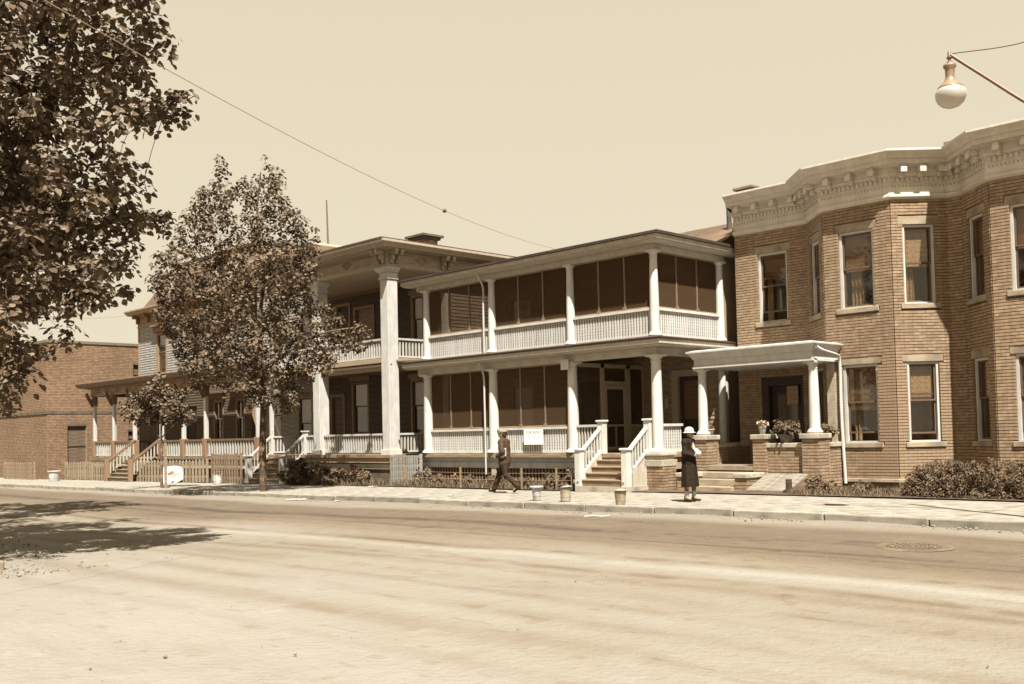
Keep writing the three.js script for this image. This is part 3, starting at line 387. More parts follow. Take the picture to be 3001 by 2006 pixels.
function board(name, label, x0, x1, y0, y1, z, draw, v = 0.72, ry = 0) {
  const t = thing(name, label, 'sign', [(x0 + x1) / 2, y0, z]); part(t, 'board', box(x0, x1, y0, y1, z - 0.012, z + 0.012), M(v, 'paint'));
  if (draw) { const g = new THREE.PlaneGeometry(x1 - x0 - 0.01, y1 - y0 - 0.01), m = new THREE.Mesh(g, new THREE.MeshStandardMaterial({ map: signTex(draw, 512, Math.round(512 * (y1 - y0) / (x1 - x0))), roughness: 0.85 })); m.name = 'lettering'; m.position.set(0, (y1 - y0) / 2, 0.0155); m.castShadow = m.receiveShadow = true; t.add(m); }
  return t;
}
board('for_rent_sign', 'white FOR RENT board hung on the latticed porch rail', -21.58, -20.78, 1.22, 1.69, -21.86, (x, w, h) => {
  x.fillStyle = '#e2ded2'; x.fillRect(0, 0, w, h); x.fillStyle = '#7a5a40'; x.textAlign = 'center'; x.font = 'bold 86px sans-serif'; x.save(); x.translate(w / 2, 92); x.rotate(-0.02); x.fillText('FOR RENT', 0, 0, 400); x.restore();
  x.fillStyle = '#9a7a5c'; for (const [a, b] of [[120, 60], [230, 70], [380, 64]]) { x.fillRect(a, 150, b, 9); x.fillRect(a + 6, 164, b - 14, 7); }
});
board('porch_number_sign', 'small blank white card nailed at the top of a porch column', -19.86, -19.56, 3.4, 3.7, -21.72, null, 0.72);

// ------------------------------------------------------------------ house with the tall square pillars
{
  const zc = -22, H = thing('pillared_house', 'wooden house with tall white square pillars holding up a bracketed roof', 'house', [-31, yg(-31), zc]), WP = 0.66, zw = -25.0, xr = -28.4, xl = -33.25, g0 = -0.3;
  const mF = AT(-37.0, 0, zw), xL = -36.95, holes = [[0.72, 1.6, 0.95, 3.35], [2.15, 3.35, 1.7, 3.9], [6.1, 7.1, 1.6, 3.8], [1.2, 2.1, 4.4, 7.2], [2.5, 3.8, 4.4, 6.95], [6.2, 7.0, 5.1, 7.1]];
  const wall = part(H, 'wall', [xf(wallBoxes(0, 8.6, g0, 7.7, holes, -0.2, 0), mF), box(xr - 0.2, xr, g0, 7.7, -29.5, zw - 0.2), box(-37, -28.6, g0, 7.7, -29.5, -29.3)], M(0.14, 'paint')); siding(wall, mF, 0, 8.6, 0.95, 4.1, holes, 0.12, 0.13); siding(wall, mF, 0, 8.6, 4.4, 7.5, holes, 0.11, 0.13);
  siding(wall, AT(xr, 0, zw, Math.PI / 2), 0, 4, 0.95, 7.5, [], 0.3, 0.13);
  for (const k of [1, 2, 5]) { const h = holes[k]; sashWindow(H, mF.clone().multiply(AT((h[0] + h[1]) / 2, h[2], 0.02)), h[1] - h[0], h[3] - h[2], { frame: 0.24, sill: 0.24, lintel: 0.24, proud: 0.02, shade: 0.5, shadeV: 0.38, fw: 0.1 }); }
  const door = (x0, x1, y0, y1, v) => { const d = part(H, 'door', [box(x0, x1, y0, y1, zw - 0.14, zw - 0.09), box(x0 + 0.1, x1 - 0.1, y0 + 0.15, (y0 + y1) / 2 - 0.1, zw - 0.09, zw - 0.075), box(x0 + 0.1, x1 - 0.1, (y0 + y1) / 2 + 0.05, y1 - 0.15, zw - 0.09, zw - 0.075)], M(v, 'wood')); part(d, 'door_frame', [box(x0 - 0.12, x0, y0, y1 + 0.12, zw - 0.15, zw + 0.06), box(x1, x1 + 0.12, y0, y1 + 0.12, zw - 0.15, zw + 0.06), box(x0, x1, y1, y1 + 0.12, zw - 0.15, zw + 0.055)], M(0.22, 'paint')); part(d, 'handle', new THREE.SphereGeometry(0.04, 8, 6).translate(x1 - 0.08, (y0 + y1) / 2 - 0.1, zw - 0.05), M(0.1, '')); };
  door(-36.25, -35.42, 0.96, 3.3, 0.2); door(-34.45, -33.25, 4.42, 6.9, 0.34); door(-35.78, -34.92, 4.42, 7.15, 0.07);
  // floors
  part(H, 'porch_floor', rbox(-36.6, xr + 0.2, 0.8, 0.92, zw, zc + 0.12, 0.01), M(0.4, 'wood')); part(H, 'skirt_board', [box(-33.9, xr + 0.12, 0.62, 0.8, zc + 0.02, zc + 0.07), box(xr + 0.06, xr + 0.12, 0.62, 0.8, zw, zc + 0.02)], M(0.3, 'paint'));
  part(H, 'foundation', [box(-33.9, xr - 0.1, g0, 0.4, zc - 0.2, zc - 0.05), box(xr - 0.2, xr + 0.02, g0, 0.4, zw, zc - 0.2)], M(0.15, 'stone')); part(H, 'skirt_board', box(-33.9, xr + 0.05, 0.4, 0.58, zc - 0.06, zc + 0.0), M(0.5, 'paint'));
  part(H, 'balcony_floor', [rbox(xL, xr - 0.02, 4.22, 4.38, zw, zc - 0.02, 0.01), box(xL, xr - 0.05, 3.95, 4.22, zc - 0.3, zc - 0.15), box(xr - 0.25, xr - 0.1, 3.95, 4.22, zw, zc - 0.3)], M(0.36, 'paint')); part(H, 'balcony_trim', [rbox(xL, xr + 0.0, 4.1, 4.17, zc - 0.15, zc - 0.06, 0.01), rbox(xr - 0.1, xr - 0.02, 4.1, 4.17, zw, zc - 0.15, 0.01)], M(0.5, 'paint'));
  for (const x of [xr - 0.45, xl]) { // square pillars
    const p = part(H, 'pillar', [rbox(x, x + 0.45, 0.92, 7.2, zc - 0.45, zc, 0.02)], M(WP, 'paint', { rough: 0.6 }));
    part(p, 'capital', [rbox(x - 0.04, x + 0.49, 7.2, 7.28, zc - 0.49, zc + 0.04), rbox(x - 0.01, x + 0.46, 7.28, 7.46, zc - 0.46, zc + 0.01), sweep([[x - 0.02, zc - 0.47], [x - 0.02, zc + 0.02], [x + 0.47, zc + 0.02], [x + 0.47, zc - 0.47]], [[0, 7.44], [0.04, 7.46], [0.12, 7.56], [0.14, 7.62], [0, 7.63]])], M(WP, 'paint')); part(p, 'plinth', rbox(x - 0.05, x + 0.5, 0.9, 1.1, zc - 0.5, zc + 0.05), M(WP, 'paint'));
  }
  part(H, 'side_pilaster', [rbox(xr - 0.35, xr - 0.03, 4.38, 7.6, zw + 0.01, zw + 0.2), rbox(xr - 0.35, xr - 0.03, 0.92, 4.0, zw + 0.01, zw + 0.2)], M(0.46, 'paint'));
  // entablature, brackets, eaves
  const path = [[xL, zw + 0.1], [xL, zc + 0.03], [xr + 0.02, zc + 0.03], [xr + 0.02, -29.4]];
  const en = part(H, 'entablature', [sweep(path, [[-0.5, 7.62], [0.02, 7.62], [0.05, 7.66], [0.05, 7.74], [0.0, 7.76], [0, 8.2], [0.04, 8.22], [0.5, 8.26], [0.52, 8.3], [0.56, 8.34], [0.62, 8.42], [0.62, 8.5], [0.3, 8.52]]), box(xL, xr, 7.66, 7.7, zw, zc - 0.4)], M(0.44, 'paint'));
  part(H, 'roof', [poly([[xL - 0.64, 8.49, zc + 0.67], [xr + 0.556, 8.49, zc + 0.67], [xr + 0.556, 8.49, -29.6], [xL - 0.64, 8.49, -29.6], [xL - 0.64, 8.56, zc + 0.67], [xr + 0.556, 8.56, zc + 0.67], [xr + 0.556, 8.56, -29.6], [xL - 0.64, 8.56, -29.6], [-31, 8.85, -25.5]], [[0, 1, 5, 4], [1, 2, 6, 5], [3, 0, 4, 7], [4, 5, 8], [5, 6, 8], [6, 7, 8], [7, 4, 8], [0, 1, 2, 3]])], M(0.15, 'dirt'));
  const brk = (x, z, ry) => part(en, 'bracket', xf([rbox(-0.06, 0.06, 8.05, 8.24, 0.02, 0.4, 0.025), rbox(-0.05, 0.05, 7.88, 8.05, 0.02, 0.24, 0.03), rbox(-0.045, 0.045, 7.76, 7.9, 0.02, 0.13, 0.03), rbox(-0.075, 0.075, 8.13, 8.26, 0.36, 0.43, 0.02)], AT(x, 0, z, ry)), M(0.46, 'paint'));
  for (const x of [xr - 0.12, xr - 0.38, xl + 0.05, xl + 0.32]) brk(x, zc + 0.03, 0); for (const z of [zc - 0.12, zc - 0.38, -24.55, -24.85, -28, -28.3]) brk(xr + 0.02, z, Math.PI / 2);
  const diamond = (x, z, ry, w) => { const g = []; for (const s of [1, 0.52]) for (let i = 0; i < 4; i++) { const a = [[-0.3, 0], [0, 0.16], [0.3, 0], [0, -0.16]].map((p) => [p[0] * s, p[1] * s]), p = a[i], q = a[(i + 1) % 4]; g.push(bar([p[0], 7.98 + p[1], 0.012], [q[0], 7.98 + q[1], 0.012], 0.03, 0.035)); } for (const s of [-1, 1]) g.push(box(s > 0 ? 0.42 : -w, s > 0 ? w : -0.42, 8.1, 8.125, 0, 0.022), box(s > 0 ? 0.42 : -w, s > 0 ? w : -0.42, 7.84, 7.865, 0, 0.022)); part(en, 'panel_moulding', xf(g, AT(x, 0, z, ry)), M(0.36, 'paint')); };
  diamond((xl + xr) / 2, zc + 0.03, 0, 1.5); diamond(xr + 0.02, -23.6, Math.PI / 2, 0.85); diamond(xr + 0.02, -26.4, Math.PI / 2, 0.9);
  // balustrades
  const ro = { step: 0.15, w: 0.06, d: 0.045, v: 0.6, top: 0.62 };
  railing(H, [xl + 0.45, zc - 0.22], [xr - 0.45, zc - 0.22], 4.42, 5.12, ro); railing(H, [xL, zc - 0.22], [xl, zc - 0.22], 4.42, 5.12, ro); railing(H, [xr - 0.22, zc - 0.45], [xr - 0.22, zw], 4.42, 5.12, ro);
  railing(H, [xl + 0.45, zc - 0.22], [xr - 0.45, zc - 0.22], 0.98, 1.68, ro); railing(H, [xr - 0.22, zc - 0.45], [xr - 0.22, zw], 0.98, 1.68, ro); railing(H, [-34.0, zc - 0.2], [xl, zc - 0.2], 0.98, 1.68, ro); railing(H, [-36.4, zw + 0.1], [-36.4, zc - 0.1], 0.98, 1.68, ro);
  // the lower porch beside the pillars, its steps
  const nw = (x, z, y0, y1, w = 0.09) => { const p = part(H, 'newel_post', rbox(x - w, x + w, y0, y1 - 0.05, z - w, z + w, 0.012), M(0.62, 'paint')); part(p, 'newel_cap', rbox(x - w - 0.04, x + w + 0.04, y1 - 0.05, y1, z - w - 0.04, z + w + 0.04, 0.012), M(0.62, 'paint')); };
  nw(-34.08, zc - 0.15, 0.92, 1.86); nw(-36.45, zc + 1.0, -0.2, 0.92, 0.11); nw(-34.0, zc + 1.0, -0.2, 0.92, 0.07);
  const pr = part(H, 'porch_post', rbox(-36.52, -36.38, 0.92, 3.9, zc - 0.17, zc - 0.03, 0.01), M(0.66, 'paint')); part(H, 'porch_beam', [box(-36.9, xl, 3.9, 4.08, zc - 0.2, zc), box(-36.9, xl, 4.0, 4.06, zc, zc + 0.3)], M(0.36, 'paint'));
  for (let i = 0; i < 5; i++) { const y = -0.2 + (i + 1) * 0.2, z1 = zc + 1.05 - i * 0.22; part(H, 'stair_tread', rbox(-36.36, -34.1, y - 0.04, y, z1 - 0.25, z1 + 0.03, 0.008), M(0.42, 'wood')); part(H, 'stair_riser', box(-36.34, -34.12, y - 0.2, y - 0.04, z1 - 0.03, z1), M(0.22, 'wood')); }
  for (const x of [-36.45, -34.04]) { part(H, 'handrail', bar([x, 0.82, zc + 0.98], [x, 1.7, zc - 0.1], 0.08, 0.07), M(0.56, 'paint')); part(H, 'bottom_rail', bar([x, 0.1, zc + 0.98], [x, 1.02, zc - 0.05], 0.05, 0.06), M(0.56, 'paint')); const g = new THREE.BoxGeometry(0.035, 0.6, 0.035); for (let i = 0; i < 7; i++) { const t = (i + 0.6) / 7.2; piece(H, 'baluster', g, M(0.52, 'paint'), [x, 0.48 + 0.86 * t, zc + 0.95 - 1.0 * t]); } }
  // taller wing
  const mW = AT(-42.2, 0, zw + 0.1), hw = [[1.0, 2.0, 1.6, 3.6], [3.4, 4.5, 0.95, 3.4], [1.2, 2.2, 5.2, 7.2], [3.6, 4.6, 5.2, 7.2]];
  const wing = part(H, 'wing_wall', [xf(wallBoxes(0, 5.2, g0, 9.9, hw, -0.2, 0), mW), box(-37.2, -37.0, g0, 9.9, -33, zw - 0.1), box(-42.2, -42, g0, 9.9, -33, zw - 0.1)], M(0.3, 'paint')); siding(wing, mW, 0, 5.2, 0.9, 9.6, hw, 0.58, 0.13); siding(wing, AT(-37.0, 0, zw + 0.1, Math.PI / 2), 0, 7.5, 7.6, 9.6, [], 0.4, 0.13);
  for (const h of hw) sashWindow(H, mW.clone().multiply(AT((h[0] + h[1]) / 2, h[2], 0.02)), h[1] - h[0], h[3] - h[2], { frame: 0.3, sill: 0.3, lintel: 0.3, proud: 0.02, shade: 0.4, shadeV: 0.5 });
  part(H, 'wing_roof', [sweep([[-42.2, -33], [-42.2, zw + 0.1], [-37, zw + 0.1], [-37, -33]], [[0, 9.6], [0.4, 9.7], [0.45, 9.95], [0, 10.15]]), box(-42.2, -37, 9.9, 10.12, -33, zw + 0.1)], M(0.36, 'paint'));
  { const c = part(H, 'chimney', [box(-31.55, -30.75, 8.5, 9.55, -26.4, -25.7)], M(0.14, 'brick')); const l = []; bricks(l, AT(-31.56, 0, -25.7), 0, 0.82, 8.75, 9.45, [], 0.1, 0.26, 2); bricks(l, AT(-30.75, 0, -25.69, Math.PI / 2), 0, 0.7, 8.75, 9.45, [], 0.1, 0.26, 2); layBricks(c, l, [0.2, 0.3, 0.16], 0); part(c, 'chimney_cap', [rbox(-31.75, -30.55, 9.55, 9.65, -26.6, -25.5), rbox(-31.65, -30.65, 9.45, 9.55, -26.5, -25.6)], M(0.14, 'stone')); }
  const rp = single('roof_pole', 'thin pole standing on the tall wing roof', 'pole', [cone([-38.6, 10.1, -26.5], [-38.75, 12.6, -26.55], 0.05, 0.03, 8), new THREE.SphereGeometry(0.09, 8, 6).translate(-38.6, 10.2, -26.5)], M(0.2, 'wood'), [-38.6, 10.1, -26.5]);
}
// ------------------------------------------------------------------ mansard house
{
  const zc = -22, zw = -25, g = -0.4, H = thing('mansard_house', 'clapboard house with mansard roof and a long dark-trimmed veranda behind pickets', 'house', [-49, yg(-49), zc]), x0 = -55.3, x1 = -43.0, mF = AT(x0, 0, zw), holes = [[2.25, 3.45, 5.3, 7.55], [6.4, 7.6, 5.2, 7.3], [9.2, 10.2, 5.2, 7.3], [2.2, 3.3, 1.6, 3.6], [5.6, 6.8, 0.9, 3.4], [8.6, 9.6, 1.6, 3.6], [10.8, 11.7, 1.6, 3.6]];
  const wall = part(H, 'wall', [xf(wallBoxes(0, x1 - x0, g, 8.5, holes, -0.2, 0), mF), box(x1 - 0.2, x1, g, 8.5, -33, zw - 0.2), box(x0, x0 + 0.2, g, 8.5, -33, zw - 0.2), box(x0 + 0.2, x1 - 0.2, g, 8.5, -33, -32.8)], M(0.25, 'paint'));
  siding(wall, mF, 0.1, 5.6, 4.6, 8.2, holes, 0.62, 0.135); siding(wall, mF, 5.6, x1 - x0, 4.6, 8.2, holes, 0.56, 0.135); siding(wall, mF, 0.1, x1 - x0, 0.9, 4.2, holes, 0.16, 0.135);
  part(H, 'corner_board', [box(x0 - 0.03, x0 + 0.1, 0.5, 8.3, zw - 0.1, zw + 0.05), box(-49.75, -49.55, 4.5, 8.3, zw, zw + 0.12)], M(0.3, 'paint'));
  for (const [k, h] of holes.entries()) if (k !== 4) { const w = sashWindow(H, mF.clone().multiply(AT((h[0] + h[1]) / 2, h[2], 0.03)), h[1] - h[0], h[3] - h[2], { frame: 0.24, sash: 0.16, sill: 0.22, lintel: 0, proud: 0.03, shade: 0.85, shadeV: 0.2, fw: 0.12 }); const c = x0 + (h[0] + h[1]) / 2; part(w, 'hood', [rbox(c - 0.82, c + 0.82, h[3] + 0.3, h[3] + 0.42, zw, zw + 0.34), rbox(c - 0.72, c + 0.72, h[3] + 0.02, h[3] + 0.3, zw, zw + 0.2)], M(0.16, 'paint')); }
  { const d = part(H, 'door', [box(-49.7, -48.5, 0.9, 3.4, zw - 0.12, zw - 0.06)], M(0.06, 'wood')); part(d, 'handle', new THREE.SphereGeometry(0.04, 8, 6).translate(-48.6, 1.9, zw - 0.03), M(0.2, '')); }
  const path = [[x0, -33], [x0, zw + 0.02], [x1, zw + 0.02], [x1, -33]];
  const co = part(H, 'cornice', sweep(path, [[0, 8.0], [0.06, 8.02], [0.06, 8.1], [0.03, 8.12], [0.03, 8.62], [0.08, 8.66], [0.48, 8.72], [0.52, 8.8], [0.6, 8.9], [0.6, 8.97], [0, 9.1]]), M(0.3, 'paint'));
  for (let x = x0 + 0.15; x < x1; x += 1.35) { part(co, 'bracket', [rbox(x - 0.07, x + 0.07, 8.5, 8.7, zw + 0.04, zw + 0.46, 0.03), rbox(x - 0.06, x + 0.06, 8.22, 8.5, zw + 0.04, zw + 0.24, 0.03)], M(0.2, 'paint')); if (x + 1.2 < x1) part(co, 'panel_moulding', [box(x + 0.25, x + 1.1, 8.5, 8.53, zw + 0.05, zw + 0.08), box(x + 0.25, x + 1.1, 8.24, 8.27, zw + 0.05, zw + 0.08)], M(0.18, 'paint')); }
  const shp = (a, b, y0, y1) => poly([[x0 + a, y0, zw - a], [x1 - a, y0, zw - a], [x1 - a, y0, -33 + a], [x0 + a, y0, -33 + a], [x0 + b, y1, zw - b], [x1 - b, y1, zw - b], [x1 - b, y1, -33 + b], [x0 + b, y1, -33 + b]], [[0, 1, 5, 4], [1, 2, 6, 5], [2, 3, 7, 6], [3, 0, 4, 7], [4, 5, 6, 7]]);
  const rf = part(H, 'mansard_roof', shp(0.1, 1.5, 9.05, 11.4), M(0.25, 'dirt')); for (let k = 0; k < 14; k++) { const t = k / 14, t2 = (k + 1) / 14, a = 0.06 + 1.4 * Math.pow(t, 0.8), b = 0.06 + 1.4 * Math.pow(t2, 0.8); part(rf, 'shingle_course', shp(a - 0.035, b - 0.0, 9.05 + 2.35 * t, 9.05 + 2.35 * t2 + 0.01), M([0.3, 0.34, 0.27, 0.32][k % 4], 'wood')); }
  part(H, 'roof_curb', sweep([[x0 + 1.5, -31.5], [x0 + 1.5, zw - 1.5], [x1 - 1.5, zw - 1.5], [x1 - 1.5, -31.5]], [[0, 11.36], [0.16, 11.4], [0.2, 11.55], [0, 11.6]]), M(0.12, 'paint'));
  for (const x of [-52.8, -46.5]) { const d = part(H, 'dormer', [box(x - 0.65, x - 0.45, 9.2, 10.8, zw - 1.4, zw - 0.35), box(x + 0.45, x + 0.65, 9.2, 10.8, zw - 1.4, zw - 0.35), box(x - 0.72, x + 0.72, 10.8, 10.95, zw - 1.6, zw - 0.25), box(x - 0.45, x + 0.45, 9.2, 9.3, zw - 1.4, zw - 0.35)], M(0.45, 'paint')); part(d, 'pane', box(x - 0.45, x + 0.45, 9.3, 10.8, zw - 0.6, zw - 0.58), M(0.14, '', { rough: 0.1 })); }
  // veranda
  const px = [-54.17, -51.69, -49.23, -46.25, -43.99, -41.84, -37.34], yf = 0.8, xe = -37.2;
  part(H, 'veranda_floor', rbox(-54.5, xe, yf - 0.1, yf, zw, zc + 0.15, 0.01), M(0.35, 'wood')); part(H, 'skirt_board', [box(-54.4, xe, 0.32, 0.62, zc + 0.02, zc + 0.06)], M(0.55, 'paint')); part(H, 'foundation', box(-54.4, xe, g - 0.1, 0.32, zc - 0.4, zc - 0.1), M(0.1, 'stone'));
  for (const x of px) { const p = part(H, 'veranda_post', [rbox(x - 0.09, x + 0.09, 1.62, 3.6, zc - 0.09, zc + 0.09, 0.03)], M(0.62, 'paint')); part(p, 'post_base', rbox(x - 0.15, x + 0.15, yf, 1.66, zc - 0.15, zc + 0.15, 0.02), M(0.2, 'paint')); part(p, 'post_bracket', [rbox(x - 0.12, x + 0.12, 3.55, 4.15, zc - 0.12, zc + 0.14, 0.02), bar([x, 3.5, zc + 0.1], [x, 4.2, zc + 0.48], 0.1, 0.16)], M(0.14, 'paint')); }
  const vr = part(H, 'veranda_frieze', sweep([[-54.5, zw], [-54.5, zc + 0.1], [xe, zc + 0.1], [xe, zw]], [[-0.25, 4.05], [0, 4.05], [0.03, 4.1], [0, 4.15], [0, 4.42], [0.06, 4.46]]), M(0.26, 'paint'));
  part(H, 'veranda_roof', sweep([[-54.5, zw], [-54.5, zc + 0.1], [xe, zc + 0.1], [xe, zw]], [[0, 4.44], [0.5, 4.52], [0.56, 4.62], [0.6, 4.7], [0.6, 4.74], [0, 4.85], [-2.3, 5.1]]), M(0.13, 'paint'));
  for (let x = -54.1; x < xe; x += 1.23) part(vr, 'frieze_panel', [box(x + 0.2, x + 1.0, 4.2, 4.23, zc + 0.1, zc + 0.13), box(x + 0.2, x + 1.0, 4.35, 4.38, zc + 0.1, zc + 0.13), new THREE.SphereGeometry(0.05, 6, 5).translate(x + 0.6, 4.29, zc + 0.1)], M(0.14, 'paint'));
  const ro = { step: 0.24, w: 0.09, d: 0.05, v: 0.6, top: 0.14, th: 0.08 };
  for (const [a, b] of [[0, 1], [1, 2], [3, 4], [4, 5], [5, 6]]) railing(H, [px[a] + 0.15, zc], [px[b] - 0.15, zc], yf + 0.05, 1.62, ro); railing(H, [-54.17, zw], [-54.17, zc - 0.15], yf + 0.05, 1.62, ro);
  for (let i = 0; i < 6; i++) { const y = -0.3 + (i + 1) * 0.18, z1 = zc + 1.5 - i * 0.23; part(H, 'stair_tread', rbox(-49.0, -46.5, y - 0.04, y, z1 - 0.26, z1 + 0.03, 0.008), M(0.4, 'wood')); part(H, 'stair_riser', box(-48.98, -46.52, y - 0.18, y - 0.04, z1 - 0.03, z1), M(0.22, 'wood')); }
  for (const x of [-49.1, -46.4]) { part(H, 'handrail', bar([x, 0.62, zc + 1.45], [x, 1.66, zc + 0.05], 0.1, 0.09), M(0.16, 'paint')); const q = new THREE.BoxGeometry(0.06, 0.62, 0.06); for (let i = 0; i < 8; i++) { const t = (i + 0.5) / 8; piece(H, 'baluster', q, M(0.5, 'paint'), [x, 0.28 + 1.04 * t, zc + 1.42 - 1.35 * t]); } part(H, 'newel_post', rbox(x - 0.1, x + 0.1, -0.4, 0.75, zc + 1.42, zc + 1.6), M(0.22, 'paint')); }
}
// ------------------------------------------------------------------ plain brick building at the end of the row
{
  const X = -58, z0 = -20.9, z1 = -38, H = thing('brick_building', 'plain flat-topped brick building beyond the mansard house', 'building', [X - 8, yg(-60), z0]), m = AT(X, 0, z0, Math.PI / 2), holes = [[1.1, 2.15, 0.3, 2.55], [4.95, 5.6, 5.0, 6.15], [4.6, 5.4, 1.4, 2.2]], list = [], mB = AT(X - 16, 0, z0);
  const hf = [];
  const wall = part(H, 'wall', [xf(wallBoxes(0, 17, -0.6, 7.25, holes, -0.3, -0.01), m), xf(wallBoxes(0, 15.98, -0.6, 7.25, hf, -0.3, -0.01), mB), box(X - 16, X - 15.7, -0.6, 7.25, z1, z0 - 0.3), box(X - 15.7, X - 0.3, -0.6, 7.25, z1, z1 + 0.3)], M(0.42, 'stone'));
  bricks(list, m, 0, 9, -0.4, 7.15, holes, 0.088, 0.24, 8); bricks(list, mB, 8, 15.99, -0.4, 7.15, hf, 0.088, 0.24, 9); layBricks(wall, list, [0.16, 0.175, 0.145, 0.19, 0.165], 0);
  part(H, 'coping', [box(X - 16.1, X + 0.08, 7.25, 7.4, z1 - 0.1, z0 + 0.08)], M(0.22, 'stone')); part(H, 'string_course', [box(X - 0.02, X + 0.05, 3.24, 3.36, z1, z0 + 0.02), box(X - 16, X + 0.05, 3.24, 3.36, z0 + 0.02, z0 + 0.07)], M(0.14, 'stone'));
  for (const h of holes) { const w = part(H, 'shuttered_window', xf([box(h[0], h[1], h[2], h[3], -0.16, -0.1), box(h[0], h[1], (h[2] + h[3]) / 2 - 0.03, (h[2] + h[3]) / 2 + 0.03, -0.1, -0.06)], m.clone()), M(0.2, 'wood')); part(w, 'sill', xf(box(h[0] - 0.08, h[1] + 0.08, h[2] - 0.1, h[2], -0.1, 0.08), m.clone()), M(0.3, 'stone')); part(w, 'lintel', xf(box(h[0] - 0.06, h[1] + 0.06, h[3], h[3] + 0.12, -0.05, 0.03), m.clone()), M(0.14, 'stone')); }
  for (const h of hf) part(H, 'shuttered_window', xf(box(h[0], h[1], h[2], h[3], -0.18, -0.12), mB.clone()), M(0.1, 'wood'));
}

